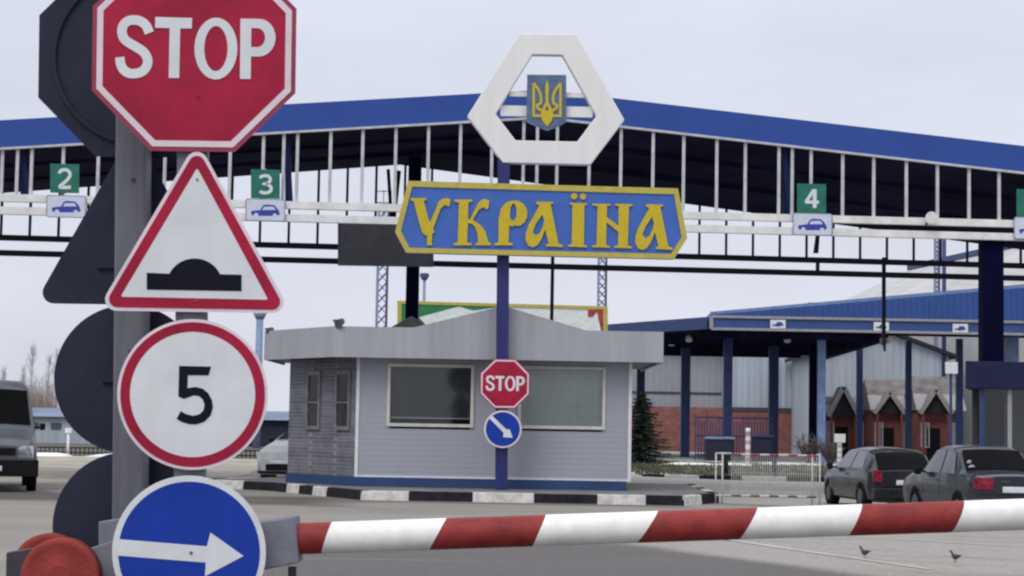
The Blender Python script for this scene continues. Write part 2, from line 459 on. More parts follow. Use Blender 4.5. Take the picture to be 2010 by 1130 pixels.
def road_asphalt(name, base, dust, dark, masks):
    """worn asphalt; masks: (list of half planes ((nx, ny), c), feather, colour): older, lighter and darker lanes on the ground"""
    m = mat(name, base, 0.88, 0.0)
    n = m.node_tree.nodes; l = m.node_tree.links; b = n['Principled BSDF']
    b.inputs['Specular IOR Level'].default_value = 0.2
    t = n.new('ShaderNodeTexCoord'); sp = n.new('ShaderNodeSeparateXYZ'); l.new(t.outputs['Object'], sp.inputs[0])
    def noise(sc, det, mapping=None, rough=0.6):
        z = n.new('ShaderNodeTexNoise'); z.inputs['Scale'].default_value = sc; z.inputs['Detail'].default_value = det; z.inputs['Roughness'].default_value = rough
        if mapping:
            q = n.new('ShaderNodeMapping'); q.inputs['Scale'].default_value = mapping; q.inputs['Rotation'].default_value = (0, 0, R(8))
            l.new(t.outputs['Object'], q.inputs[0]); l.new(q.outputs[0], z.inputs['Vector'])
        else: l.new(t.outputs['Object'], z.inputs['Vector'])
        return z.outputs['Fac']
    def math_(op, a, c=None, clamp=False):
        q = n.new('ShaderNodeMath'); q.operation = op; q.use_clamp = clamp
        for k, v in enumerate((a, c)):
            if v is None: continue
            if isinstance(v, (int, float)): q.inputs[k].default_value = v
            else: l.new(v, q.inputs[k])
        return q.outputs[0]
    def rng(v, lo, hi, o0=0.0, o1=1.0):
        q = n.new('ShaderNodeMapRange'); q.interpolation_type = 'SMOOTHSTEP'
        q.inputs[1].default_value = lo; q.inputs[2].default_value = hi; q.inputs[3].default_value = o0; q.inputs[4].default_value = o1
        l.new(v, q.inputs[0]); return q.outputs[0]
    def mixc(f, a, c):
        x = n.new('ShaderNodeMix'); x.data_type = 'RGBA'; l.new(f, x.inputs[0])
        for k, v in ((6, a), (7, c)):
            if isinstance(v, tuple): x.inputs[k].default_value = (*v, 1)
            else: l.new(v, x.inputs[k])
        return x.outputs[2]
    big = noise(0.30, 6, (0.5, 1.0, 1)); mid = noise(0.9, 6, (0.35, 1.3, 1), 0.7); fine = noise(26, 5); grit = noise(7, 4)
    c = mixc(rng(big, 0.36, 0.66), base, dust)
    edge = noise(0.55, 6, (0.6, 1.2, 1), 0.7)
    for planes, feather, wob, col in masks:
        d = None
        for (nx, ny), c0 in planes:
            v = math_('ADD', math_('MULTIPLY', sp.outputs['X'], nx), math_('MULTIPLY', sp.outputs['Y'], ny)); v = math_('SUBTRACT', c0, v)
            d = v if d is None else math_('MINIMUM', d, v)
        d = math_('ADD', d, math_('MULTIPLY', math_('SUBTRACT', edge, 0.5), wob))
        c = mixc(rng(d, -feather, feather), c, col)
    c = mixc(rng(mid, 0.50, 0.80, 0.0, 0.75), c, dark)
    thin = noise(1.6, 3, (0.05, 1.0, 1), 0.5)
    c = mixc(rng(thin, 0.60, 0.80, 0.0, 0.35), c, tuple(x * 1.35 for x in dust))
    vm = n.new('ShaderNodeVectorMath'); vm.operation = 'SCALE'
    sc_ = math_('MULTIPLY', rng(fine, 0.3, 0.7, 0.80, 1.20), rng(grit, 0.3, 0.7, 0.92, 1.08))
    l.new(c, vm.inputs[0]); l.new(sc_, vm.inputs['Scale']); l.new(vm.outputs[0], b.inputs['Base Color'])
    bp = n.new('ShaderNodeBump'); bp.inputs['Strength'].default_value = 0.4; bp.inputs['Distance'].default_value = 0.01
    l.new(fine, bp.inputs['Height']); l.new(bp.outputs[0], b.inputs['Normal'])
    return m
def halfplane(a, b):
    """ground half plane on the camera's side of the line a-b"""
    d = (Vector(b) - Vector(a)).normalized(); nrm = Vector((-d.y, d.x))
    if nrm.dot(Vector(a)) < 0: nrm = -nrm
    return ((nrm.x, nrm.y), nrm.dot(Vector(a)))
def gp(px, py): v = G(px, py, -0.03 if px > 1200 else 0.0); return (v.x, v.y)
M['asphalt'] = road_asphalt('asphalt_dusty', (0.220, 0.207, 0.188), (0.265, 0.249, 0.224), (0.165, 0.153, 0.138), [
    ([((0.0, -1.0), -43.5), ((-1.0, 0.0), -3.6)], 1.0, 2.0, (0.355, 0.342, 0.318)),
    ([((0.0, 1.0), 36.0), ((-1.0, 0.0), -1.5), ((0.10, -1.0), -22.2)], 1.5, 3.0, (0.30, 0.285, 0.262)),
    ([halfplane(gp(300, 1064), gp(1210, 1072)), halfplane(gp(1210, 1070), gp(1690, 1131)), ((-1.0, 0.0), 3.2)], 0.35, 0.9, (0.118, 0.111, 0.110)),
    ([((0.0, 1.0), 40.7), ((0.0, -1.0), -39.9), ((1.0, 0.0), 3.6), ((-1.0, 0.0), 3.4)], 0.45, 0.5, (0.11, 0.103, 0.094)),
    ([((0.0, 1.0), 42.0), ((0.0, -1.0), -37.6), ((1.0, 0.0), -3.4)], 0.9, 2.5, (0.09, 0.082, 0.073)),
])

# ------------------------------------------------------------------ ground
mb = MB()
xs = [-700, -200, -80, -40, -20, -10, -5, 0, 2] + [3 + 0.5 * i for i in range(13)] + [12, 20, 40, 80, 200, 700]
ys = [-30, 5, 15, 30, 45, 60, 90, 150, 300, 700, 1500]
g = [[(x, y, gz(x)) for x in xs] for y in ys]
nv = len(xs)
mb.add([p for row in g for p in row], [(j * nv + i, j * nv + i + 1, (j + 1) * nv + i + 1, (j + 1) * nv + i) for j in range(len(ys) - 1) for i in range(nv - 1)], 0, True)
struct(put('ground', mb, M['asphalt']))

def sheet(name, pts, z, m, lab=None, jit=0.0, sub=1):
    """thin flat sheet lying on the ground, following its slope"""
    P2 = []
    for i in range(len(pts)):
        a = pts[i]; b = pts[(i + 1) % len(pts)]
        for k in range(sub):
            t = k / sub
            j = jit * (random.random() - 0.5)
            P2.append((a[0] + (b[0] - a[0]) * t + j, a[1] + (b[1] - a[1]) * t + jit * 2 * (random.random() - 0.5)))
    q = MB(); q.add([(x, y, gz(x) + z) for x, y in P2], [list(range(len(P2)))])
    return struct(put(name, q, m))
sheet('dirt_verge', [(-70, 46), (-9.8, 45), (-8.2, 55), (-9, 84), (-70, 84)], 0.004, M['dirt'], jit=0.5, sub=5)
sheet('soil_strip', [(-90, 85), (-2, 85), (-2, 140), (-90, 140)], 0.004, M['verge'], jit=0.4, sub=5)
sheet('soil_strip', [(5.2, 73), (22, 71), (60, 72), (60, 101), (5.2, 101)], 0.004, M['verge'], jit=0.4, sub=6)

def line(a, b, wd, name='road_marking'):
    a = Vector((*gp(*a), 0)); b = Vector((*gp(*b), 0)); d = (b - a).normalized(); s = Vector((-d.y, d.x, 0)) * wd / 2
    q = MB(); n = 14; vs = []
    for i in range(n + 1):
        p = a.lerp(b, i / n)
        for sg in (-1, 1):
            v = p + s * sg * (0.75 + 0.5 * random.random()); vs.append((v.x, v.y, gz(v.x) + 0.008))
    q.add(vs, [(2 * i, 2 * i + 1, 2 * i + 3, 2 * i + 2) for i in range(n)])
    struct(put(name, q, M['line_paint']))
line((1370, 1055), (1560, 1083), 0.12)
line((1560, 1083), (1825, 1118), 0.10)
line((1250, 962), (1400, 968), 0.16)
line((1660, 1052), (2030, 1066), 0.10)
line((90, 916), (200, 919), 0.3)

# ------------------------------------------------------------------ foreground road signs
YF = 9.5
PF = Plane(380, YF)
YB = 10.08
PB = Plane(260, YB)

def pmap(pl, ox=0.0, oy=0.0, sc=1.0, base=0.0):
    def f(x, y, off):
        return pl.hit(ox + x / sc, oy + y / sc, base + off)
    return f

S_C = [(952, 212), (930, 165), (893, 138), (855, 131), (815, 138), (787, 165), (778, 205), (790, 247), (822, 275), (870, 302), (918, 335), (943, 380), (938, 422), (912, 455), (868, 470), (825, 468), (792, 447), (773, 412), (766, 368)]
LET = {
    'S': [stroke(S_C, 60)],
    'T': [[(988, 110), (1222, 113), (1220, 180), (1147, 180), (1145, 495), (1078, 495), (1080, 180), (988, 178)]],
    'O': [circ(1375, 305, 136, 196), circ(1375, 305, 74, 143)],
    'P': [[(1528, 113), (1640, 113)] + circ(1648, 232, 104, 119, 14, -85, 85) + [(1640, 352), (1598, 352), (1598, 495), (1530, 495)],
          [(1598, 172), (1635, 172)] + circ(1636, 232, 50, 60, 10, -80, 80) + [(1635, 292), (1598, 292)]],
}
def octagon(cx, cy, h, rot=0.0):
    return [(cx + h / math.cos(R(22.5)) * math.cos(R(22.5 + 45 * i + rot)), cy + h / math.cos(R(22.5)) * math.sin(R(22.5 + 45 * i + rot))) for i in range(8)]

def stop_sign(pl, cx, cy, h, base, label, group=None, rot=0.8, foot=None):
    """h: half width in sight-line pixels"""
    k = h / 200.0
    mp0 = pmap(pl)
    t = thing('stop_sign', label, 'road sign', foot if foot else pl.hit(cx, cy + h, base), group)
    def oc(hh): return octagon(cx, cy, hh * k, rot)
    f = fill([oc(200)], mp0, base, 0.02)
    put('sign_plate', f, M['sign_rim'], t)
    put('border', fill([oc(191), oc(179)], mp0, base + 0.003, 0.003), M['sign_border'], t)
    put('face', fill([oc(179)], mp0, base + 0.0025, 0.0025), M['sign_red'], t)
    sc0 = 3.229
    def lm(x, y, off):
        X, Y_ = x / sc0 - 385, y / sc0 - 95
        X, Y_ = X * k, Y_ * k
        c, s = math.cos(R(rot)), math.sin(R(rot))
        return pl.hit(cx + 2 * k + X * c - Y_ * s, cy - 2 * k + X * s + Y_ * c, base + off)
    for ch in 'STOP':
        put('letter', fill(LET[ch], lm, 0.0065, 0.003), M['sign_white'], t)
    return t

t = stop_sign(PF, 381, 97, 200, 0.0, 'large red octagonal STOP sign with white letters, top of the nearest column of signs')
put('bolt', (lambda q: (q.tube(PF.hit(388, 187, 0.004), PF.hit(388, 187, 0.012), 0.008, n=8), q)[1])(MB()), M['sign_rim'], t)

# speed-bump warning triangle
t = thing('speed_bump_sign', 'white warning triangle with red edge and black road bump symbol', 'road sign', PF.hit(384, 612))
tri = lambda d: [(387 + 0.0 * d, 275 + 2.0 * d), (573 - 1.72 * d, 615 - d), (190 + 1.72 * d, 609 - d)]
put('sign_plate', fill([roundpoly(tri(0), 22)], pmap(PF), 0.0, 0.02), M['sign_border'], t)
put('border', fill([roundpoly(tri(7), 16), roundpoly(tri(27), 2.5)], pmap(PF), 0.003, 0.003), M['sign_red'], t)
put('face', fill([roundpoly(tri(27), 2.5)], pmap(PF), 0.0025, 0.0025), M['sign_white'], t)
bump = [(288, 535), (335, 537)] + circ(382, 557, 54, 50, 16, 204, 336) + [(432, 538), (474, 539), (474, 571), (288, 568)]
put('bump_symbol', fill([bump], pmap(PF), 0.005, 0.002), M['sign_black'], t)
for p in ((387, 352), (385, 589)):
    q = MB(); q.tube(PF.hit(*p, 0.003), PF.hit(*p, 0.009), 0.006, n=8); put('bolt', q, M['galv'], t)

# speed limit 5
t = thing('speed_limit_sign', 'round white speed limit sign with red ring and black 5', 'road sign', PF.hit(378, 922))
put('sign_plate', fill([circ(378, 774, 148, n=72)], pmap(PF), 0.0, 0.02), M['sign_border'], t)
put('border', fill([circ(378, 774, 142, n=72), circ(378, 774, 123, n=72)], pmap(PF), 0.003, 0.003), M['sign_red'], t)
put('face', fill([circ(378, 774, 123, n=72)], pmap(PF), 0.0025, 0.0025), M['sign_white'], t)
s2 = 2.216
five = [(779, 217), (918, 220), (907, 258), (817, 257), (815, 314), (850, 308)] + [(882, 316), (906, 336), (922, 366), (926, 398), (916, 432), (890, 459), (855, 471), (822, 470), (790, 460), (768, 447), (786, 413), (806, 425), (838, 434), (866, 428), (884, 412), (890, 388), (882, 362), (864, 347), (840, 345), (817, 354), (800, 360), (776, 350)]
put('number', fill([five], pmap(PF, 0, 620, s2), 0.005, 0.002), M['sign_black'], t)

# blue direction sign
t = thing('direction_sign', 'round blue sign with a white arrow pointing right, lowest of the nearest column of signs', 'road sign', PF.hit(372, 1230))
put('sign_plate', fill([circ(371, 1084, 151, n=72)], pmap(PF), 0.0, 0.02), M['sign_white'], t)
put('face', fill([circ(371, 1084, 139, n=72)], pmap(PF), 0.0025, 0.0025), M['sign_blue'], t)
arrow = [(233, 1058), (406, 1072), (413, 1045), (478, 1091), (402, 1131), (404, 1104), (230, 1090)]
put('arrow', fill([arrow], pmap(PF), 0.0045, 0.002), M['sign_white'], t)
q = MB(); q.tube(PF.hit(375, 1085, 0.003), PF.hit(375, 1085, 0.009), 0.009, n=6)
put('bolt', q, M['galv'], t)

# signs seen from behind
def rib(pl, cx, cy, r, base, m):
    return fill([circ(cx, cy, r, n=60), circ(cx, cy, r - 7, n=60)], pmap(pl), base, 0.02)
t = thing('octagonal_sign', 'dark back of an octagonal sign with round rib, beside the STOP sign', 'road sign', PB.hit(272, 307))
put('sign_plate', fill([octagon(271, 113, 195, 0.8)], pmap(PB), 0.0, 0.02), M['sign_back'], t)
put('rib', rib(PB, 274, 112, 172, 0.018, None), M['sign_back'], t)
t = thing('triangular_sign', 'dark back of a triangular sign behind the grey post', 'road sign', PB.hit(255, 600))
put('sign_plate', fill([roundpoly([(262, 252), (452, 601), (68, 595)], 22)], pmap(PB), 0.0, 0.02), M['sign_back'], t)
q = MB(); q.beam(PB.hit(190, 520, 0.012), PB.hit(330, 522, 0.012), 0.02, 0.03)
put('clamp', q, M['sign_back'], t)
t = thing('round_sign', 'dark back of a round sign level with the 5 sign', 'road sign', PB.hit(252, 890), 'dark backs of the round signs')
put('sign_plate', fill([circ(252, 744, 146, n=72)], pmap(PB), 0.0, 0.02), M['sign_back'], t)
q = MB(); q.beam(PB.hit(200, 744, 0.012), PB.hit(310, 745, 0.012), 0.02, 0.03); put('clamp', q, M['sign_back'], t)
t = thing('round_sign', 'dark back of a round sign just above the red barrier discs', 'road sign', PB.hit(250, 1180), 'dark backs of the round signs')
put('sign_plate', fill([circ(250, 1034, 147, n=72)], pmap(PB), 0.0, 0.02), M['sign_back'], t)
q = MB(); q.beam(PB.hit(200, 1034, 0.012), PB.hit(310, 1035, 0.012), 0.02, 0.03); put('clamp', q, M['sign_back'], t)

# the two grey posts
def slant_post(t, top, bot, wd, y0, y1, m, ground=True):
    a = P(*top, (y0 + y1) / 2); b = P(*bot, (y0 + y1) / 2)
    d = (b - a); b2 = a + d * ((a.z - 0.0) / (a.z - b.z))
    q = MB(); h = wd / 2
    q.hexa([(b2.x - h, y0, 0), (b2.x + h, y0, 0), (b2.x + h, y1, 0), (b2.x - h, y1, 0)], [(a.x - h, y0, a.z), (a.x + h, y0, a.z), (a.x + h, y1, a.z), (a.x - h, y1, a.z)])
    return q, b2
q, b2 = slant_post(None, (266, -120), (256, 1000), 0.162, 9.88, 10.04, 0)
t = thing('sign_post', 'grey square steel post carrying the dark backs of the signs', 'post', (b2.x, 9.96, 0))
put('pole', q, M['galv'], t, bevel=0.012)
for p in ((262, 353), (257, 690)):
    q = MB(); q.tube(P(*p, 9.875), P(*p, 9.885), 0.013, n=8); put('bolt', q, M['galv_dark'], t)
q = MB(); q.box((b2.x - 0.17, 9.8, 0), (b2.x + 0.17, 10.12, 0.02)); put('base_plate', q, M['galv'], t)
q, b2 = slant_post(None, (383, -110), (372, 1100), 0.155, 9.53, 9.60, 0)
t = thing('sign_post', 'grey post mostly hidden behind the STOP, bump, 5 and arrow signs', 'post', (b2.x, 9.56, 0))
put('pole', q, M['galv'], t, bevel=0.01)
q = MB(); q.box((b2.x - 0.17, 9.45, 0), (b2.x + 0.17, 9.68, 0.02)); put('base_plate', q, M['galv'], t)

# ------------------------------------------------------------------ boom barrier
YA = 9.74
t = thing('boom_barrier', 'lowered road barrier with red and white striped boom, grey arm and red counterweight discs', 'barrier', (P(350, 1100, YA).x, YA, 0))
PA = Plane(600, YA)
ctr = lambda px: PA.hit(px, 1056.5 - (px - 600) * 0.0336)
rad = 0.079
bounds = [(575, 575), (651, 632), (876, 843), (1071, 1045), (1291, 1250), (1486, 1450), (1691, 1663), (1891, 1865), (2100, 2075), (2310, 2280), (2510, 2480)]
q = MB(); n = 28
def boomring(tb):
    top, bot = tb; vs = []
    for i in range(n):
        a = 2 * math.pi * i / n
        px = (top + bot) / 2 + (top - bot) / 2 * math.sin(a)
        c = ctr(px); vs.append(Vector((c.x, YA + rad * math.cos(a), c.z + rad * math.sin(a))))
    return vs
rings = [boomring(b) for b in bounds]
for k in range(len(rings) - 1):
    q.add(rings[k] + rings[k + 1], [(i, (i + 1) % n, n + (i + 1) % n, n + i) for i in range(n)], k % 2, True)
q.add(rings[-1], [list(range(n))], 1)
put('boom', q, [M['boom_red'], M['boom_white']], t)
PA0 = Plane(400, YA - 0.11)
sleeve = [(125, 1092), (218, 1062), (520, 1023), (579, 1013), (586, 1105), (525, 1117), (330, 1165), (150, 1178)]
q = MB(); q.prism([PA0.hit(*p) for p in sleeve], (0, 0.22, 0))
put('arm', q, M['barrier_grey'], t, bevel=0.008)
q = MB(); q.prism([PA0.hit(*p, -0.02) for p in [(193, 1024), (236, 1018), (236, 1062), (193, 1072)]], (0, 0.14, 0))
put('bracket', q, M['barrier_grey'], t, bevel=0.006)
q = MB(); q.prism([PA0.hit(*p, -0.05) for p in [(12, 1084), (62, 1076), (140, 1090), (140, 1165), (10, 1175)]], (0, 0.12, 0))
put('arm_tail', q, M['dark_metal'], t, bevel=0.006)
def disc(cx, cy, r, y0, y1):
    q = MB(); c = P(cx, cy, y0); k = 40
    prof = [(0.0, -0.004), (0.30, -0.004), (0.32, 0.006), (0.80, 0.004), (0.86, 0.0), (0.96, 0.004), (1.0, 0.014)]
    vs = []
    for rr, dy in prof:
        for i in range(k):
            a = 2 * math.pi * i / k
            vs.append((c.x + r * rr * math.cos(a), y0 + dy, c.z + r * rr * math.sin(a)))
    m_ = len(prof)
    for i in range(k):
        a = 2 * math.pi * i / k
        vs.append((c.x + r * math.cos(a), y1, c.z + r * math.sin(a)))
    q.add(vs, [(j * k + i, j * k + (i + 1) % k, (j + 1) * k + (i + 1) % k, (j + 1) * k + i) for j in range(1, m_) for i in range(k)], 0, True)
    q.add(vs, [list(range(k, 2 * k)), list(range(m_ * k, (m_ + 1) * k))])
    return q
put('counterweight', disc(115, 1133, 0.192, YA - 0.24, YA - 0.13), M['disc_red'], t)
put('counterweight', disc(93, 1121, 0.192, YA + 0.13, YA + 0.22), M['disc_red'], t)
q = MB(); q.tube(P(113, 1130, YA - 0.238), P(108, 1126, YA + 0.14), 0.025, n=12); put('axle', q, M['dark_metal'], t)
q = MB()
a = P(574, 1112, YA - 0.02); q.beam(a, a + Vector((0.0, 0, -0.09)), 0.04, 0.03)
put('stop_lug', q, M['dark_metal'], t)
cx = P(400, 1100, YA).x
q = MB(); q.box((cx - 0.2, YA - 0.1, 0.0), (cx + 0.2, YA + 0.15, 0.72)); put('cabinet', q, M['barrier_grey'], t, bevel=0.02)

# ------------------------------------------------------------------ traffic island, kerb
isl = [(-7.9, 47.4), (-5.55, 45.2), (-3.15, 40.8), (3.75, 40.8), (4.75, 43.2), (4.9, 50.5), (-6.0, 50.5)]
IZ = 0.2
q = MB()
inn = [(-7.7, 47.5), (-5.42, 45.36), (-3.03, 41.0), (3.62, 41.0), (4.56, 43.25), (4.7, 50.4), (-5.9, 50.4)]
q.add([(x, y, IZ - 0.012) for x, y in inn], [list(range(7))])
struct(put('island_pavement', q, M['concrete']))
t = thing('kerb', 'black and white painted kerb stones round the kiosk island', 'kerb', (0, 40.8, 0))
def kerb_run(a, b, cuts, first_white, z0=0.0, h=IZ, wd=0.22):
    a = Vector((*a, 0)); b = Vector((*b, 0)); d = (b - a).normalized(); s = Vector((-d.y, d.x, 0))
    L = (b - a).length
    for i in range(len(cuts) - 1):
        p = a + d * (cuts[i] * L + 0.006); r_ = a + d * (cuts[i + 1] * L - 0.006)
        q = MB(); j = random.uniform(-0.006, 0.006)
        za, zb = gz(p.x) + z0 - 0.05, gz(r_.x) + z0 - 0.05
        q.hexa([p + Vector((0, 0, za)), r_ + Vector((0, 0, zb)), r_ + s * wd + Vector((0, 0, zb)), p + s * wd + Vector((0, 0, za))],
               [p + s * 0.03 + Vector((0, 0, h + j)), r_ + s * 0.03 + Vector((0, 0, h + j)), r_ + s * wd + Vector((0, 0, h + j)), p + s * wd + Vector((0, 0, h + j))])
        put('kerb_stone', q, M['kerb_white'] if (i % 2 == 0) == first_white else M['kerb_black'], t, bevel=0.015)
fx = lambda px: (px - 720) / (1350 - 720)
kerb_run(isl[2], isl[3], [0, fx(815), fx(938), fx(1058), fx(1180), fx(1275), 1.0], True)
kerb_run(isl[1], isl[2], [0, 0.16, 0.31, 0.47, 0.63, 1.0], False)
kerb_run(isl[0], isl[1], [0, 0.3, 0.65, 1.0], False)
kerb_run(isl[6], isl[0], [0, 0.3, 0.65, 1.0], False)
kerb_run(isl[3], isl[4], [0, 0.5, 1.0], True)
kerb_run(isl[4], isl[5], [0, 0.2, 0.4, 0.6, 0.8, 1.0], False)

# ------------------------------------------------------------------ kiosk
KY = 44.0
t = thing('kiosk', 'pale grey border kiosk with two wide windows, blue plinth and gabled fascia', 'kiosk', (-0.4, KY, IZ))
ROOT['K'] = ROOT[t.name]
xl, xr = -3.50, 2.76
zb, zt = IZ + 0.20, 3.2
PK = Plane(1005, KY)
# window openings in the front wall
w1 = (PK.hit(765, 830), PK.hit(925, 722)); w2 = (PK.hit(1022, 835), PK.hit(1183, 731))
wins = [(w1[0].x, w1[1].x, w1[0].z, w1[1].z), (w2[0].x, w2[1].x, w1[0].z, w1[1].z)]
q = MB(); bh = 0.125
z = zb
while z < zt - 0.01:
    z2 = min(z + bh, zt)
    segs = [(xl, xr)]
    for (a, b, c, d) in wins:
        if z2 > c + 0.001 and z < d - 0.001:
            ns = []
            for s_ in segs:
                if a > s_[0] and b < s_[1]: ns += [(s_[0], a), (b, s_[1])]
                else: ns.append(s_)
            segs = ns
    for s_ in segs:
        y0, y1 = KY - 0.0035, KY
        q.add([(s_[0], y0, z), (s_[1], y0, z), (s_[1], y1, z2), (s_[0], y1, z2)], [(0, 1, 2, 3)])
        q.add([(s_[0], y0, z), (s_[1], y0, z), (s_[1], y1 + 0.002, z), (s_[0], y1 + 0.002, z)], [(0, 3, 2, 1)])
    z = z2
put('front_wall', q, M['siding'], t)
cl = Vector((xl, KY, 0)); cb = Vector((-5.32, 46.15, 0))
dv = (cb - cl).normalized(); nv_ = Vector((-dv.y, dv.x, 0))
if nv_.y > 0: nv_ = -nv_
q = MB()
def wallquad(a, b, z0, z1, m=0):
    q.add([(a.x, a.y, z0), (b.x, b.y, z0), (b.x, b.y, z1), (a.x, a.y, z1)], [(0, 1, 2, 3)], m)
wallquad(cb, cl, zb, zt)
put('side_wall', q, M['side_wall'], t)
q = MB()
c3 = Vector((-5.32, 49.6, 0)); c4 = Vector((xr, 49.6, 0)); c5 = Vector((xr, KY, 0))
wallquad(c3, cb, zb, zt); wallquad(c4, c3, zb, zt); wallquad(c5, c4, zb, zt)
put('rear_wall', q, M['siding'], t)
for s0, s1 in ((0.12, 0.28), (0.55, 0.70)):
    a = cl + dv * ((cb - cl).length * s0); b = cl + dv * ((cb - cl).length * s1)
    z0, z1 = 1.55, 2.75
    def wp(p, z, o): return Vector((p.x, p.y, z)) + nv_ * o
    e = dv * 0.07
    q = MB()
    q.ring([wp(a - e, z0 - .09, .05), wp(b + e, z0 - .09, .05), wp(b + e, z1 + .09, .05), wp(a - e, z1 + .09, .05)],
           [wp(a, z0, .05), wp(b, z0, .05), wp(b, z1, .05), wp(a, z1, .05)], nv_ * -0.06)
    f = put('side_window', q, M['old_frame'], t)
    q = MB(); q.add([wp(a, z0, .02), wp(b, z0, .02), wp(b, z1, .02), wp(a, z1, .02)], [(0, 1, 2, 3)])
    put('pane', q, M['side_pane'], f)
    q = MB(); q.beam(wp(a, 2.1, .035), wp(b, 2.1, .035), 0.03, 0.04); put('glazing_bar', q, M['old_frame'], f)
for wi, (a, b, c, d) in enumerate(wins):
    q = MB(); e = 0.075
    y = KY - 0.05
    q.ring([(a - e, y, c - e), (b + e, y, c - e), (b + e, y, d + e), (a - e, y, d + e)], [(a, y, c), (b, y, c), (b, y, d), (a, y, d)], (0, 0.16, 0))
    f = put('window', q, M['frame_cream'], t, bevel=0.008)
    q = MB(); q.box((a, KY + 0.055, c), (b, KY + 0.062, d)); put('pane', q, M['glass'], f)
    q = MB()
    if wi == 0:
        nsl = 44
        for i in range(nsl):
            zz = c + 0.16 + (d - c - 0.17) * i / (nsl - 1)
            q.add([(a + .02, KY + 0.10, zz), (b - .02, KY + 0.10, zz), (b - .02, KY + 0.108, zz + 0.024), (a + .02, KY + 0.108, zz + 0.024)], [(0, 1, 2, 3)])
        put('blind', q, M['blind'], f)
        q = MB(); q.box((a + .02, KY + .085, c + .11), (b - .02, KY + .115, c + .15)); put('blind_rail', q, M['frame_cream'], f)
    else:
        k = 30
        vs = []
        for i in range(k + 1):
            x = a + (b - a) * i / k
            yy = KY + 0.10 + 0.012 * math.sin(i * 2.1) * (0.5 + 0.5 * math.sin(i * .7))
            vs += [(x, yy, c), (x, yy, d)]
        q.add(vs, [(2 * i, 2 * i + 2, 2 * i + 3, 2 * i + 1) for i in range(k)], 0, True)
        put('curtain', q, M['blind_pale'], f)
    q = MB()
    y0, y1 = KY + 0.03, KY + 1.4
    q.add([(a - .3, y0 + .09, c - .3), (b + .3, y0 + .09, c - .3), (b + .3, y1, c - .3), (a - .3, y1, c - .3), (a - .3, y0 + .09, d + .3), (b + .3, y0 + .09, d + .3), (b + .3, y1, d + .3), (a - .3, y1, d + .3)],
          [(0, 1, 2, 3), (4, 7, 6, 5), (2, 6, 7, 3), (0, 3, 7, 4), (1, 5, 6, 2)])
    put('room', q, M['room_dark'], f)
# plinth, corner trims
pl_ = [(-5.36, 49.6), (-5.36, 46.12), (-3.53, 43.93), (2.70, 43.93), (2.70, 49.6)]
q = MB()
q.prism([Vector((x, y, IZ - 0.02)) for x, y in pl_], (0, 0, 0.225))
put('plinth', q, M['plinth_blue'], t)
for (x, y, s_) in ((xl, KY, .075), (xr, KY, .075)):
    q = MB(); q.box((x - s_ / 2, y - 0.032, zb), (x + s_ / 2, y + 0.03, zt - .03)); put('corner_trim', q, M['trim_white'], t)
q = MB(); q.box((xl + .04, KY - 0.03, zb - .005), (xr - .04, KY + .01, zb + .045)); put('drip_rail', q, M['trim_white'], t)
# fascia
FY = 43.4
PFa = Plane(1005, FY)
A = PFa.hit(655, 701); B = PFa.hit(1302, 708); zf0 = 3.12; zf1 = 3.82
bl = Vector((-5.98, 46.3, 0))
gl_, ga, gr_ = PFa.hit(812, 640), PFa.hit(988, 600), PFa.hit(1152, 646)
q = MB()
xA, xB = A.x, B.x
front = [(xA, FY, zf0), (xB, FY, zf0), (xB, FY, zf1), (gr_.x, FY, zf1), (ga.x, FY, ga.z), (gl_.x, FY, zf1), (xA, FY, zf1)]
q.prism(front, (0, 0.06, 0))
put('front_fascia', q, M['kiosk_fascia'], t)
q = MB()
p0 = Vector((xA, FY + .003, 0)); p1 = bl
nn = Vector((-(p1 - p0).y, (p1 - p0).x, 0)).normalized()
if nn.x > 0: nn = -nn
q.prism([Vector((p1.x, p1.y, zf0)), Vector((p0.x, p0.y, zf0)), Vector((p0.x, p0.y, zf1)), Vector((p1.x, p1.y, zf1))], nn * -0.06)
put('side_fascia', q, M['kiosk_fascia'], t)
q = MB()
q.prism([Vector((p1.x, 50.2, zf0)), Vector((p1.x, p1.y, zf0)), Vector((p1.x, p1.y, zf1)), Vector((p1.x, 50.2, zf1))], (0.06, 0, 0))
put('side_fascia', q, M['kiosk_fascia'], t)
q = MB()
q.prism([Vector((xB, FY + .06, zf0)), Vector((xB, 50.2, zf0)), Vector((xB, 50.2, zf1)), Vector((xB, FY + .06, zf1))], (-0.06, 0, 0))
put('side_fascia', q, M['kiosk_fascia'], t)
q = MB()
q.prism([Vector((xA + .05, FY + .065, zf0 + .05)), Vector((xB - .07, FY + .065, zf0 + .05)), Vector((xB - .07, 50.1, zf0 + .05)), Vector((p1.x + .1, 50.1, zf0 + .05)), Vector((p1.x + .1, 46.35, zf0 + .05))], (0, 0, 0.5))
put('flat_roof', q, M['roof_grey_light'], t)
q = MB()
q.prism([(gl_.x + .05, FY + .062, zf1 - .25), (gr_.x - .05, FY + .062, zf1 - .25), (gr_.x - .05, FY + .062, zf1 - .02), (ga.x, FY + .062, ga.z - .02), (gl_.x + .05, FY + .062, zf1 - .02)], (0, 2.6, 0))
put('gable_roof', q, M['roof_grey'], t)
ap = P(808, 620, 48.6); cx = ap.x
q = MB()
q.add([(cx - 1.0, 47.4, 3.7), (cx + 1.1, 47.4, 3.7), (cx + 1.1, 49.8, 3.7), (cx - 1.0, 49.8, 3.7), (cx, 48.5, ap.z)], [(0, 1, 4), (1, 2, 4), (2, 3, 4), (3, 0, 4), (3, 2, 1, 0)])
put('hip_roof', q, M['roof_dark'], t)
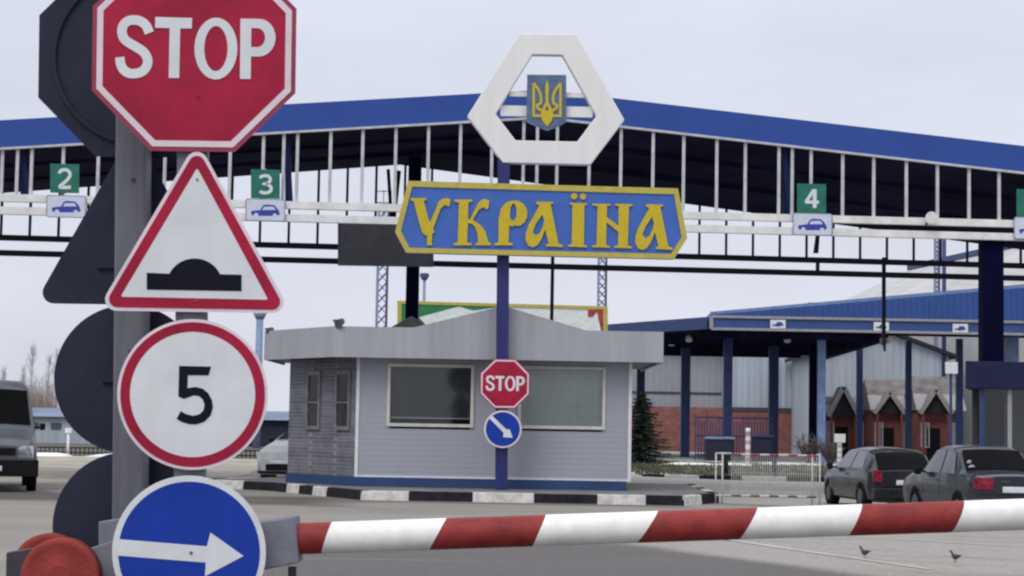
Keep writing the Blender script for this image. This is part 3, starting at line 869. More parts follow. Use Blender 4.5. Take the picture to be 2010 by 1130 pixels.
# floodlights on the fascia
def floodlight(px, py, Y, lab, sc=1.0):
    c = P(px, py, Y)
    t = thing('floodlight', lab, 'lamp', c - Vector((0, 0, .14 * sc)))
    q = MB(); q.tube(c + Vector((0, 0, -.14 * sc)), c + Vector((0, 0, -.02)), .022 * sc, n=8); put('stem', q, M['lamp_grey'], t)
    q = MB(); q.tube(c + Vector((-.03, -.12, -.02)) * sc, c + Vector((.03, .1, .05)) * sc, .105 * sc, .07 * sc, n=14); put('lamp_head', q, M['lamp_grey'], t)
    q = MB(); q.tube(c + Vector((-.17, .0, .06)) * sc, c + Vector((-.05, .02, .04)) * sc, .03 * sc, .04 * sc, n=10); put('side_lamp', q, M['lamp_grey'], t)
floodlight(668, 634, 43.45, 'small grey floodlight on the front left corner of the kiosk roof')
floodlight(531, 649, 46.2, 'small dark floodlight at the far left end of the kiosk roof', 0.8)

# ------------------------------------------------------------------ country sign on its post
PP_Y = 43.0
PM = Plane(985, PP_Y, 1.5)
base = P(984, 960, PP_Y)
t = thing('border_sign', 'tall blue post with УКРАЇНА name board under a white hexagon frame and trident shield', 'sign', (base.x, PP_Y, IZ - 0.02))
tp = P(989, 300, PP_Y); hw = 0.14
q = MB()
q.hexa([(base.x - hw, PP_Y + .03, IZ - .02), (base.x + hw, PP_Y + .03, IZ - .02), (base.x + hw, PP_Y + .31, IZ - .02), (base.x - hw, PP_Y + .31, IZ - .02)],
       [(tp.x - hw, PP_Y + .03, tp.z), (tp.x + hw, PP_Y + .03, tp.z), (tp.x + hw, PP_Y + .31, tp.z), (tp.x - hw, PP_Y + .31, tp.z)])
put('post', q, M['navy_post'], t, bevel=0.015)
hexo = [(1019, 65), (1131, 67), (1226, 235), (1159, 323), (987, 319), (917, 228)]
hexi = [(1045, 106.5), (1104, 107.5), (1171, 227), (1133, 277.5), (1012, 275), (973, 223)]
q = MB(); q.ring([PM.hit(*p, -0.0) for p in hexo], [PM.hit(*p, -0.0) for p in hexi], PM.n * -0.26)
put('hexagon_frame', q, M['hex_white'], t, bevel=0.02)
q = MB()
for y_, hh in ((184, 0.11), (217, 0.24)):
    q.beam(PM.hit(1000 if y_ < 200 else 982, y_, -0.14), PM.hit(1147 if y_ < 200 else 1163, y_ + 3, -0.14), 0.06, hh)
put('support_bar', q, M['hex_white'], t)
sc = 8.075
shl = [(200, 130), (820, 135), (822, 880), (690, 962), (512, 1022), (330, 950), (188, 885)]
sm = pmap(PM, 1010, 130, sc)
sh = put('shield', fill([shl], sm, 0.03, 0.12), M['shield'], t)
ins = [(512 + (x - 512) * 0.86, 540 + (y - 540) * 0.90) for x, y in shl]
put('shield_field', fill([ins], sm, 0.036, 0.006), M['shield_blue'], sh)
def mir(pts): return [(1030 - x, y) for x, y in pts]
L1 = [(303, 262), (303, 430), (303, 620), (303, 790)]
L2 = [(303, 268), (365, 350), (405, 430), (420, 520), (405, 590), (352, 622), (380, 672), (440, 700)]
L3 = [(286, 784), (430, 784)]
CT = [(515, 205), (545, 330), (536, 560), (600, 690), (618, 770), (590, 860), (515, 955), (440, 860), (412, 770), (430, 690), (494, 560), (485, 330)]
tm = MB()
off = 0.045
for k, st in enumerate((L1, mir(L1), L2, mir(L2), L3, mir(L3))):
    m_ = fill([stroke(st, 40, smooth=len(st) > 3)], sm, off + 0.003 * k, 0.02)
    tm.add(m_.v, m_.f)
m_ = fill([CT, [(515, 620), (545, 690), (515, 700), (485, 690)]], sm, off + 0.021, 0.04); tm.add(m_.v, m_.f)
put('trident', tm, M['yellow'], sh)
# name board
PN = Plane(1060, PP_Y - 0.28, 1.5)
bo = [(801, 354.5), (1331, 369.5), (1349, 467), (1323, 508), (797, 495.5), (775.5, 455)]
bi = [(809, 366), (1323, 381), (1338, 465), (1317, 498), (804, 486), (787, 453)]
q = MB(); q.prism([PN.hit(*p, -0.012) for p in bo], PN.n * -0.24)
bd = put('name_board', q, M['board_blue'], t)
q = MB(); q.ring([PN.hit(*p, 0.02) for p in bo], [PN.hit(*p, 0.02) for p in bi], PN.n * -0.04)
put('board_border', q, M['olive_yellow'], bd)
A2 = [[(1305, 380), (1515, 385), (1515, 405), (1482, 412), (1580, 897), (1632, 918), (1632, 942), (1425, 932), (1425, 910), (1460, 900), (1415, 722), (1398, 768), (1365, 852), (1320, 918), (1260, 945), (1205, 922), (1172, 850), (1177, 770), (1210, 670), (1345, 430), (1305, 405)],
      [(1378, 540), (1300, 655), (1262, 755), (1298, 800), (1350, 768), (1390, 680), (1405, 612)]]
A1 = [[(x - 1352, y - 33) for x, y in lp] for lp in A2]
U_ = [(225, 305), (425, 305), (417, 327), (387, 338), (455, 590), (472, 590), (543, 425), (572, 348), (620, 312), (680, 303), (717, 325), (705, 402), (680, 407), (663, 387), (625, 402), (592, 440), (547, 560), (502, 690), (522, 712), (510, 736), (492, 736), (486, 840), (492, 887), (424, 887), (430, 840), (430, 772), (392, 752), (365, 720), (330, 600), (265, 348), (225, 330)]
K_ = [(765, 322), (985, 322), (985, 347), (937, 357), (932, 558), (957, 570), (1000, 480), (1050, 382), (1090, 332), (1140, 315), (1197, 335), (1182, 432), (1150, 442), (1138, 418), (1110, 422), (1062, 452), (992, 572), (1050, 610), (1110, 660), (1150, 722), (1185, 848), (1217, 862), (1217, 887), (1025, 887), (1025, 863), (1060, 853), (1050, 742), (1020, 660), (980, 622), (932, 612), (922, 850), (977, 863), (977, 887), (758, 887), (758, 860), (805, 850), (822, 360), (765, 347)]
R_ = [[(1255, 887), (1255, 862), (1308, 850), (1310, 560), (1340, 430), (1400, 360), (1480, 333), (1560, 340), (1622, 380), (1662, 450), (1662, 530), (1632, 602), (1570, 647), (1500, 642), (1480, 657), (1442, 642), (1432, 850), (1482, 863), (1482, 887)],
      [(1485, 368), (1457, 420), (1447, 520), (1462, 575), (1500, 580), (1530, 530), (1532, 430), (1512, 380)]]
I_ = [[(365, 363), (577, 370), (577, 392), (547, 397), (541, 878), (577, 890), (577, 912), (348, 902), (348, 880), (390, 870), (400, 387), (365, 382)]]
N_ = [(645, 373), (867, 378), (867, 397), (827, 404), (822, 540), (965, 642), (970, 404), (925, 397), (925, 375), (1137, 380), (1137, 402), (1097, 410), (1082, 888), (1132, 903), (1132, 924), (915, 917), (915, 895), (960, 885), (965, 722), (820, 602), (815, 882), (857, 895), (857, 917), (640, 910), (640, 890), (695, 880), (708, 404), (645, 395)]
m1 = pmap(PN, 770, 340, 6.2767); m2 = pmap(PN, 1060, 340, 6.2767)
for lp, mm in (([U_], m1), ([K_], m1), (R_, m1), (A1, m2), (I_ + [circ(420, 281, 38, n=16), circ(530, 285, 38, n=16)], m2), ([N_], m2), (A2, m2)):
    put('letter', fill(lp, mm, 0.035, 0.05), M['yellow'], bd)
# signs hung on the post
PS = Plane(990, PP_Y - 0.12, 1.5)
stop_sign(PS, 991, 753, 49, 0.0, 'small red STOP sign fixed to the blue post in front of the kiosk')
t = thing('keep_right_sign', 'round blue sign with white arrow slanting down right, on the blue post', 'road sign', PS.hit(987, 880))
put('sign_plate', fill([circ(987, 842, 37, n=40)], pmap(PS), 0.0, 0.02), M['sign_border'], t)
put('face', fill([circ(987, 842, 33.5, n=40)], pmap(PS), 0.004, 0.004), M['sign_blue'], t)
ca = [(230, 740), (262, 712), (418, 862), (455, 862), (488, 955), (382, 948), (388, 900)]
put('arrow', fill([ca], pmap(PS, 920, 690, 5.65), 0.008, 0.003), M['sign_white'], t)

# ------------------------------------------------------------------ big border canopy
YW = 5.0
NP = Plane(1066, 50.0, YW)
FP = Plane(785, 59.2, YW)
D = FP.hit(785, 322) - NP.hit(1066, 232)              # the canopy runs back and to the left
nl = lambda px: 290 - (px) * (290 - 229) / 1066.0      # lower edge of the fascia, left slope
nr = lambda px: 229 + (px - 1066) * (338 - 229) / 944.0
pk_b = NP.hit(1066, 229); pk_t = NP.hit(1066, 176)
lb = NP.hit(-500, nl(-500)); lt = lb + (pk_t - pk_b)
rb = NP.hit(2600, nr(2600)); rt = rb + (pk_t - pk_b)
t = thing('border_canopy', 'wide blue gabled roof over the lanes with white mullions and beams', 'canopy', (pk_b.x, pk_b.y, 0))
ROOTC = t
def chev(a, b, c, d, e_, f_): return [a, b, c, d, e_, f_]
dn = Vector((0, 0, 1))
q = MB(); q.prism([lb, pk_b, rb, rt, pk_t, lt], NP.n * -0.12)
put('fascia', q, M['roof_blue'], t)
fl_ = FP.hit(-500, 322 + 1285 * .071); fp_ = FP.hit(785, 322); fr_ = FP.hit(2600, 322 + 1815 * .1365)
nr_, ni = [lb, pk_b, rb], NP.n * -.124
far = [fl_, fp_, fr_]
th = (pk_t - pk_b).length
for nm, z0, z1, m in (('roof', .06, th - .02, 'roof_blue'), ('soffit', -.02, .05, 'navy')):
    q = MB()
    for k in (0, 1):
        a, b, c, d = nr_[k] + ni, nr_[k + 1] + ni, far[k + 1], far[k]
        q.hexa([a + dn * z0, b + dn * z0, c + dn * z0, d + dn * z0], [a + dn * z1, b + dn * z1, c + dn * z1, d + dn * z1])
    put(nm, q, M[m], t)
q = MB()
for a, b in ((lb, pk_b), (pk_b, rb)): q.beam(a + NP.n * .03 - dn * .03, b + NP.n * .03 - dn * .03, 0.10, 0.055)
put('fascia_trim', q, M['mullion'], t)
for k in (0.3, 0.62):
    q = MB()
    for u in (0, 1): q.beam(nr_[u].lerp(far[u], k) - dn * .08, nr_[u + 1].lerp(far[u + 1], k) - dn * .08, 0.14, 0.13)
    put('purlin', q, M['navy'], t)
# near frame: white mullions and the two white beams
bu = lambda px: 392 + (px - 0) * 0.0274 if px < 1000 else 392 + px * 0.0232
zu0 = NP.hit(-100, 389).z
def zbeam(px, py): return NP.hit(px, py)
bm1 = lambda px: 388 + px * 0.0258
bm2 = lambda px: 413 + px * 0.0262
mul = [5, 35, 63, 125, 194, 260, 325, 390, 453, 518, 558, 585, 650, 713, 778, 842, 905, 967, 1029, 1056, 1095, 1158, 1220, 1283, 1343, 1408, 1464, 1530, 1556, 1593, 1655, 1716, 1780, 1841, 1903, 1962, 2022, 2082]
for px in mul:
    y0 = nl(px) if px < 1066 else nr(px)
    a = NP.hit(px, y0 - 2); b = NP.hit(px, bm1(px) - 4)
    a = Vector((a.x, a.y, a.z)); b = Vector((a.x, a.y, b.z))
    q = MB(); q.beam(a - NP.n * .05, b - NP.n * .05, 0.08, 0.07)
    put('mullion', q, M['mullion'], t)
def gline(pl, px0, px1, f, off, wd, ht, m, name):
    q = MB(); q.beam(pl.hit(px0, f(px0), off), pl.hit(px1, f(px1), off), wd, ht); put(name, q, m, t)
gline(NP, -300, 2400, bm1, 0.02, 0.2, 0.19, M['beam_white'], 'upper_beam')
gline(NP, -300, 2400, bm2, 0.02, 0.2, 0.19, M['beam_white'], 'lower_beam')
# far frame: dark mullions and beams
fe = lambda px: 322 + (785 - px) * 0.069 if px < 785 else 322 + (px - 785) * 0.1365
fb1 = lambda px: 466 + px * 0.0277
fb2 = lambda px: 496 + px * 0.0249
gline(FP, -300, 2400, fb1, 0, 0.16, 0.17, M['beam_dark'], 'rear_upper_beam')
gline(FP, -300, 2400, fb2, 0, 0.16, 0.17, M['beam_dark'], 'rear_lower_beam')
px = 5.0
while px < 2060:
    if not (870 < px < 1330):
        a = FP.hit(px, fe(px) - 4); b = FP.hit(px, fb1(px))
        q = MB(); q.beam(a, Vector((a.x, a.y, b.z)), 0.075, 0.06)
        put('rear_mullion', q, M['beam_dark'], t)
    px += 52.5 if px > 785 else 56.5
for p_, a_, b_ in ((1605, fb1(1605), fb2(1605)), (1085, fb1(1085), 640.0)):
    a = FP.hit(p_, a_); b = FP.hit(p_, b_); q = MB(); q.beam(a, Vector((a.x, a.y, b.z)), .11, .11)
    put('hanger', q, M['beam_dark'], t)
# slanted struts beside the doubled mullions
for px0, px1, m in ((1538, 1553, 'post_blue'), (43, 57, 'post_blue'), (562, 570, 'post_blue')):
    q = MB(); y0 = (nl(px0) if px0 < 1066 else nr(px0)) + 4
    q.beam(NP.hit(px0, y0, -.3), NP.hit(px1, bm1(px1), -.3), 0.14, 0.12)
    q.beam(NP.hit(px0 + 4, y0, -.5), NP.hit(px0 + 4, bm1(px1), -.5), 0.16, 0.12)
    put('strut', q, M['strut_blue'], t)
q = MB()
q.beam(FP.hit(783, 335, .6), FP.hit(765, 500, .6), .13, .13); q.beam(FP.hit(762, 332, .6), FP.hit(768, 425, .6), .10, .10)
put('brace', q, M['dark_column'], t)
# columns
a = P(815, 318, 57.5); hw = 0.19
q = MB(); q.box((a.x - hw, 57.3, 0), (a.x + hw, 57.7, a.z + .1)); put('column', q, M['dark_column'], t)
a = NP.hit(1945, bm2(1945) + 8, -0.35); hw = 0.285
q = MB(); q.box((a.x - hw, a.y - .25, gz(a.x)), (a.x + hw, a.y + .25, a.z)); put('column', q, M['dark_column'], t, bevel=.01)
a = P(-560, 318, 50.0)
q = MB(); q.box((a.x - .28, 45.4, 0), (a.x + .28, 45.9, 7.6)); put('column', q, M['dark_column'], t)

# lane signs on the beams
DIG = {'2': stroke([(14, 26), (20, 14), (36, 7), (56, 9), (68, 22), (68, 38), (58, 54), (40, 72), (18, 95), (74, 95)], 17, sub=5),
       '3': stroke([(12, 18), (34, 9), (56, 10), (67, 24), (62, 40), (46, 49), (36, 50), (50, 52), (68, 62), (72, 78), (60, 92), (36, 96), (12, 90)], 16, sub=5)}
FOUR = [[(46, 4), (68, 4), (68, 62), (80, 62), (80, 78), (68, 78), (68, 100), (48, 100), (48, 78), (8, 78), (8, 62)], [(48, 32), (28, 62), (48, 62)]]
CARB = [(545, 830), (560, 815), (680, 800), (715, 745), (760, 728), (880, 732), (925, 775), (950, 810), (962, 850), (925, 870)] + circ(890, 872, 34, 34, 8, 0, -180) + [(656, 876)] + circ(622, 872, 34, 34, 8, 0, -180) + [(560, 868)]
CARW = [(706, 800), (735, 756), (870, 752), (905, 795)]
def lane_sign(cx, cy, dig, lab, lab2, cw, ch):
    o1 = 0.16
    t = thing('lane_number_sign', lab, 'sign', NP.hit(cx, cy + 29, o1), 'green lane number signs')
    h = 28.5
    k = math.tan(R(1.4))
    mp_ = lambda x, y, off: NP.hit(cx + x, cy + y + x * k, o1 + off)
    put('sign_plate', fill([[(-h, -h), (h, -h), (h, h), (-h, h)]], mp_, 0, 0.03), M['green_sign'], t)
    if dig:
        loops = FOUR if dig == '4' else [DIG[dig]]
        put('number', fill([[((x - 42) * 0.38, (y - 51) * 0.385) for x, y in lp] for lp in loops], mp_, 0.006, 0.004), M['sign_white'], t)
    q = MB(); q.beam(NP.hit(cx, cy - 30, o1 - .06), NP.hit(cx, cy + 30, o1 - .06), .04, .05); put('bracket', q, M['mullion'], t)
    o2 = 0.19
    t = thing('lane_type_sign', lab2, 'sign', NP.hit(cw, ch + 22, o2), 'white car lane signs')
    mp2 = lambda x, y, off: NP.hit(cw + x, ch + y + x * k, o2 + off)
    rr = [(-39, -22), (39, -22), (39, 22), (-39, 22)]
    put('sign_plate', fill([roundpoly(rr, 5)], mp2, 0, 0.06), M['plate_edge'], t)
    put('face', fill([roundpoly([(x * .95, y * .92) for x, y in rr], 4)], mp2, 0.004, 0.004), M['plate_white'], t)
    mp3 = lambda x, y, off: mp2((x - 755) / 7.3, (y - 800) / 7.3 * 1.12, off)
    put('car_symbol', fill([CARB, CARW], mp3, 0.008, 0.003), M['picto_blue'], t)
lane_sign(127, 350, '2', 'green sign with a white 2 on the beam', 'white sign with blue car under the green 2', 130, 405)
lane_sign(521, 361, '3', 'green sign with a white 3 on the beam', 'white sign with blue car under the green 3', 521, 412)
lane_sign(1593, 389, '4', 'green sign with a white 4 on the beam', 'white sign with blue car under the green 4', 1595, 440)
lane_sign(2024, 400, None, 'green sign cut by the right edge of the picture', 'white sign under the green sign at the right edge', 2029, 448)
# dark display board behind the lower beam
q = MB(); q.prism([NP.hit(663, 427, -.9), NP.hit(851, 432, -.9), NP.hit(851, 523, -.9), NP.hit(663, 520, -.9)], NP.n * -0.2)
t = thing('display_board', 'dark grey blank display board hung under the white beams left of the name board', 'display', NP.hit(757, 522, -.9))
put('housing', q, M['display'], t, bevel=.02)
q = MB(); q.ring([NP.hit(663, 427, -.87), NP.hit(851, 432, -.87), NP.hit(851, 523, -.87), NP.hit(663, 520, -.87)], [NP.hit(667, 432, -.87), NP.hit(847, 437, -.87), NP.hit(847, 518, -.87), NP.hit(667, 515, -.87)], NP.n * -0.03)
put('rim', q, M['dark_metal'], t)
# camera on a drop pole, spotlight, dark lamp under the 4
a = FP.hit(1735, 505); b = FP.hit(1735, 664)
t = thing('camera_pole', 'thin dark drop pole with a small camera at its foot, right of the green 4', 'camera', b)
q = MB(); q.beam(a, Vector((a.x, a.y, b.z)), .11, .11); put('pole', q, M['beam_dark'], t)
c = Vector((a.x, a.y - .1, b.z)); q = MB(); q.box(c + Vector((-.12, -.25, -.2)), c + Vector((.02, .15, .0))); put('mount', q, M['dark_metal'], t, bevel=.02)
q = MB(); q.box(c + Vector((.03, -.3, -.17)), c + Vector((.17, .05, -.01))); put('camera_body', q, M['rail_white'], t, bevel=.02)
q = MB(); q.tube(c + Vector((-.02, -.1, -.2)), c + Vector((.0, -.1, -.42)), .06, .03, n=8); put('lens_dome', q, M['dark_metal'], t)
a = NP.hit(1604, 462, -.2)
t = thing('lane_lamp', 'narrow black lamp hanging below the car sign of lane 4', 'lamp', a - Vector((0, 0, .5)))
q = MB(); q.hexa([a + Vector((-.09, -.06, -.47)), a + Vector((.03, -.06, -.47)), a + Vector((.03, .1, -.47)), a + Vector((-.09, .1, -.47))], [a + Vector((-.03, -.06, 0)), a + Vector((.06, -.06, 0)), a + Vector((.06, .1, 0)), a + Vector((-.03, .1, 0))])
put('housing', q, M['plastic_black'], t)
a = NP.hit(1826, 427, .2)
t = thing('spotlight', 'white spotlight fixed on the upper white beam right of the green 4', 'lamp', a)
q = MB(); q.tube(a + Vector((0, .1, .03)), a + Vector((0, -.16, -.02)), .10, .17, n=16); put('lamp_head', q, M['beam_white'], t)
q = MB(); q.beam(a + Vector((-.12, .0, -.22)), a + Vector((-.05, 0, 0)), .04, .04); put('bracket', q, M['beam_dark'], t)

# ------------------------------------------------------------------ billboard behind the kiosk
PBB = Plane(1000, 76.0, 1.0)
t = thing('billboard', 'wide advertising board with yellow frame, green and white face, behind the kiosk roof', 'billboard', (P(1000, 700, 76).x, 76, 0))
fr_o = [(780, 590), (1193, 601), (1193, 668), (780, 660)]
fr_i = [(788, 596), (1185, 607), (1185, 661), (788, 653)]
q = MB(); q.prism([PBB.hit(*p) for p in fr_i], (0, .12, 0)); f = put('panel', q, M['bb_white'], t)
q = MB(); q.ring([PBB.hit(*p, .04) for p in fr_o], [PBB.hit(*p, .04) for p in fr_i], (0, .2, 0)); put('frame', q, M['olive_yellow'], t)
put('green_field', fill([[(788, 596), (985, 601), (930, 609), (900, 601), (822, 622), (838, 640), (788, 640)]], pmap(PBB), .012, .01), M['bb_green'], f)
put('red_field', fill([[(1154, 608), (1184, 607), (1184, 650), (1180, 650), (1172, 612), (1163, 622), (1154, 622)]], pmap(PBB), .012, .01), M['bb_red'], f)
q = MB()
for px in (850, 1010, 1150): a = PBB.hit(px, 655); q.box((a.x - .1, 76.3, 0), (a.x + .1, 76.5, a.z + 1.0))
put('leg', q, M['dark_metal'], t)

# ------------------------------------------------------------------ lattice masts and lamp poles
def lattice(px, ytop, Y, wpx, lab, head=None, m='mast_blue', md='mast_dark', group='lattice lighting masts'):
    b = G(px, 838 + 1.6 * FPX / Y); x = P(px, 700, Y).x; zt_ = P(px, ytop, Y).z
    w_ = wpx * Y / FPX / 2
    t = thing('lattice_mast', lab, 'mast', (x, Y, 0), group)
    for sx in (-1, 1):
        for sy in (-1, 1):
            q = MB(); q.beam((x + sx * w_, Y + sy * w_, 0), (x + sx * w_, Y + sy * w_, zt_), .10, .10)
            put('leg', q, M[m] if sx < 0 else M[md], t)
    st = w_ * 2.2
    for sy in (-1, 1):
        q = MB(); z = 0.0
        while z + st < zt_:
            q.beam((x - w_, Y + sy * w_, z), (x + w_, Y + sy * w_, z + st), .06, .06); q.beam((x + w_, Y + sy * w_, z), (x - w_, Y + sy * w_, z + st), .06, .06)
            z += st
        put('lacing', q, M[m], t)
    if head:
        q = MB(); h = head * Y / FPX / 2
        q.box((x - h, Y - h, zt_), (x + h, Y + h, zt_ + .12))
        for sx in (-1, 0, 1):
            q.beam((x + sx * h, Y - h, zt_), (x + sx * h, Y - h, zt_ + .8), .06, .06)
        q.beam((x - h, Y - h, zt_ + .75), (x + h, Y - h, zt_ + .75), .06, .06)
        put('platform', q, M[m], t)
lattice(747, 402, 110, 19, 'pale blue lattice mast rising behind the kiosk, left of the name board', head=30)
lattice(1180, 400, 104, 15, 'pale blue lattice mast below the right half of the name board')
lattice(1839, 380, 150, 8, 'thin pale lattice mast beside a dark blue pole, far right')
def lamp_pole(px, ytop, Y, wpx, lab, hw_, m='mast_blue', mh='mast_dark', drop=0):
    x = P(px, 700, Y).x; zt_ = P(px, ytop, Y).z; r = wpx * Y / FPX / 2
    t = thing('lamp_pole', lab, 'lamp pole', (x, Y, 0))
    q = MB(); q.tube((x, Y, 0), (x, Y, zt_), r * 1.15, r, n=12); put('pole', q, M[m], t)
    if hw_:
        h = hw_ * Y / FPX / 2
        q = MB(); q.tube((x, Y, zt_ - h * .9), (x, Y, zt_), h * .55, h, n=14); q.tube((x, Y, zt_), (x, Y, zt_ + h * .4), h * .95, h * .8, n=14); put('lamp_head', q, M[mh], t)
lamp_pole(508, 612, 120, 14, 'pale blue mast with a wide head beside the kiosk roof, under the bump sign', 30, mh='mast_blue')
lamp_pole(830, 540, 190, 6, 'slim distant lamp mast with a dark head above the kiosk roof', 20)
lamp_pole(1853, 380, 140, 8, 'dark blue pole rising behind the dark roof beams, far right', 0, m='post_blue')

# ------------------------------------------------------------------ inspection canopy on the right
IC = Plane(1400, 106.0, 0.6)
bt = lambda px: 621 + (px - 1400) * 0.0215
bb_ = lambda px: 645 + (px - 1400) * 0.0235
DS = Vector((-0.47, 0.88, 0)).normalized() * 34.0
c0b = IC.hit(1396, bb_(1396)); c0t = IC.hit(1396, bt(1396))
XR = 62.0
dz_r = lambda p, x: Vector((x, p.y + (x - p.x) * math.tan(R(0.6)), p.z))
c1b, c1t = dz_r(c0b, XR), dz_r(c0t, XR)
t = thing('inspection_canopy', 'large blue inspection canopy on dark blue columns, right of the kiosk', 'canopy', (c0b.x, c0b.y, 0))
q = MB(); q.prism([c0b, c1b, c1t, c0t], IC.n * -0.3); put('fascia_band', q, M['band_blue'], t)
q = MB()
for p, r_ in ((c0b, c1b), (c0t, c1t)): q.beam(p + IC.n * .05, r_ + IC.n * .05, .16, .14)
q.beam(c0b + IC.n * .06, c0t + IC.n * .06, .2, .16)
put('fascia_trim', q, M['roof_grey_light'], t)
pk = IC.hit(2010, 565); sl = (pk.z - c0t.z - .02) / (pk.x - c0t.x)
mid = (c0t.x + XR) / 2
apx = Vector((mid, c0t.y + (mid - c0t.x) * math.tan(R(.6)), c0t.z + .02 + sl * (mid - c0t.x)))
q = MB(); q.prism([c0t + dn * .09 - IC.n * .05, c1t + dn * .09 - IC.n * .05, apx - IC.n * .05, c0t + dn * .10 - IC.n * .05], IC.n * -0.2)
put('pediment', q, M['canopy_blue'], t)
q = MB()
BK = Vector((0.5, 9.0, 0))
e0 = c0t + dn * .06
for a_, b_ in ((e0, apx + dn * .0), (apx + dn * .0, c1t + dn * .06)):
    a0, b0 = a_ - IC.n * .06 + Vector((0, .2, 0)), b_ - IC.n * .06 + Vector((0, .2, 0))
    q.hexa([a0, b0, b0 + BK, a0 + BK], [a0 + dn * .22, b0 + dn * .22, b0 + BK + dn * .22, a0 + BK + dn * .22])
put('roof', q, M['post_light'], t)
XD = 21.0
f0 = Vector((XD, c0b.y + .3, c0b.z)); f1 = Vector((22.3, c0b.y + DS.y, c0b.z))
l0 = c0b + DS * .012 + Vector((.12, 0, 0)); l1 = c0b + DS + Vector((.12, 0, 0))
q = MB()
q.hexa([l0 + dn * .05, f0 + dn * .05, f1 + dn * .05, l1 + dn * .05], [l0 + dn * .40, f0 + dn * .40, f1 + dn * .40, l1 + dn * .40])
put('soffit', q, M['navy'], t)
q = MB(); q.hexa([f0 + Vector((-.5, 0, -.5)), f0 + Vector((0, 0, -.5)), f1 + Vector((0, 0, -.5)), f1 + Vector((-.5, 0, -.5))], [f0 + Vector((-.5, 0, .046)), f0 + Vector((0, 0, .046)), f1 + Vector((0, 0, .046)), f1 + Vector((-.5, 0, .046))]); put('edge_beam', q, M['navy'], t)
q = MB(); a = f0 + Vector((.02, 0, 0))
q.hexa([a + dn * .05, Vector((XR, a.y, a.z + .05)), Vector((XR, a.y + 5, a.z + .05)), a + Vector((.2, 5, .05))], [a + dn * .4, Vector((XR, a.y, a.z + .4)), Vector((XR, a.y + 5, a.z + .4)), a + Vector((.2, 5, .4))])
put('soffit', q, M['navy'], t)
q = MB(); a = c0b + DS * .012 + dn * .45; b = c0b + DS + dn * .45; h_ = c0t.z - c0b.z - .45
q.hexa([a, a + Vector((.3, 0, 0)), b + Vector((.3, 0, 0)), b], [a + dn * h_, a + Vector((.3, 0, h_)), b + Vector((.3, 0, h_)), b + dn * h_])
put('eave', q, M['post_blue'], t)
q = MB(); a = c0b + DS * .012; b = c0b + DS
q.add([a, b, b + dn * .45, a + dn * .45], [(0, 1, 2, 3)]); q.add([a + Vector((.1, 0, 0)), b + Vector((.1, 0, 0)), b + Vector((.1, 0, .45)), a + Vector((.1, 0, .45))], [(3, 2, 1, 0)])
put('side_beam', q, M['post_blue'], t)
for k in range(7):
    q = MB(); p = c0b + DS * (0.06 + 0.15 * k) - dn * .22; q.beam(p + Vector((.4, 0, 0)), Vector((20.45, p.y, p.z)), .16, .42); put('cross_beam', q, M['navy'], t)
for px, Y, wd, m in ((1257, 132, .55, 'post_blue'), (1345, 122, .56, 'post_blue'), (1428, 112, .50, 'post_blue'), (1518, 121, .58, 'post_blue'), (1597, 113, .50, 'dark_column'), (1612, 108.5, .42, 'post_light'),
                     (1687, 121, .36, 'post_blue'), (1783, 116, .34, 'post_blue'), (1883, 112, .36, 'post_blue'), (1985, 109, .7, 'post_light'), (2080, 110, .4, 'post_blue')):
    x = P(px, 800, Y).x
    q = MB(); q.box((x - wd / 2, Y - wd / 2, gz(x)), (x + wd / 2, Y + wd / 2, c0b.z - .02)); put('column', q, M[m], t)
for px, Y in ((1318, 118), (1352, 112), (1545, 111)):
    x = P(px, 640, Y); q = MB(); q.tube(Vector((x.x, Y, c0b.z - .05)), Vector((x.x, Y - .2, c0b.z - .4)), .14, .2, n=10); put('lamp', q, M['lamp_clear'], t)
# small pictogram signs on its band
for px, lab in ((1527, 'small white car sign on the blue canopy band, leftmost'), (1730, 'small white car sign on the blue band behind the drop pole'), (1885, 'small white car sign on the blue band nearest the dark column')):
    y = (bt(px) + bb_(px)) / 2
    tt = thing('lane_type_sign', lab, 'sign', IC.hit(px, y + 7, .2), 'small signs on the blue canopy band')
    mp4 = lambda x, y_, off, px=px, y=y: IC.hit(px + x, y + y_, .15 + off)
    put('sign_plate', fill([[(-15, -8.5), (15, -8.2), (15, 8.5), (-15, 8.2)]], mp4, 0, .06), M['white_paint'], tt)
    put('car_symbol', fill([[((x - 755) / 19, (y_ - 800) / 17) for x, y_ in CARB]], mp4, .02, .01), M['picto_blue'], tt)
# vents on its roof
for px, py, wpx, lab in ((1596, 594, 20, 'small roof vent on the blue canopy roof left of the drop pole'), (1655, 594, 34, 'long low roof vent on the blue canopy roof just left of the drop pole')):
    a = P(px, py + 5, 112); hw = wpx * 112 / FPX / 2
    tt = thing('roof_vent', lab, 'vent', a)
    q = MB(); q.box((a.x - hw * .6, 111.8, a.z - .6), (a.x + hw * .6, 112.2, a.z)); put('stack', q, M['roof_grey'], tt)
    q = MB(); q.box((a.x - hw, 111.6, a.z), (a.x + hw, 112.4, a.z + .14)); put('cap', q, M['roof_grey'], tt)

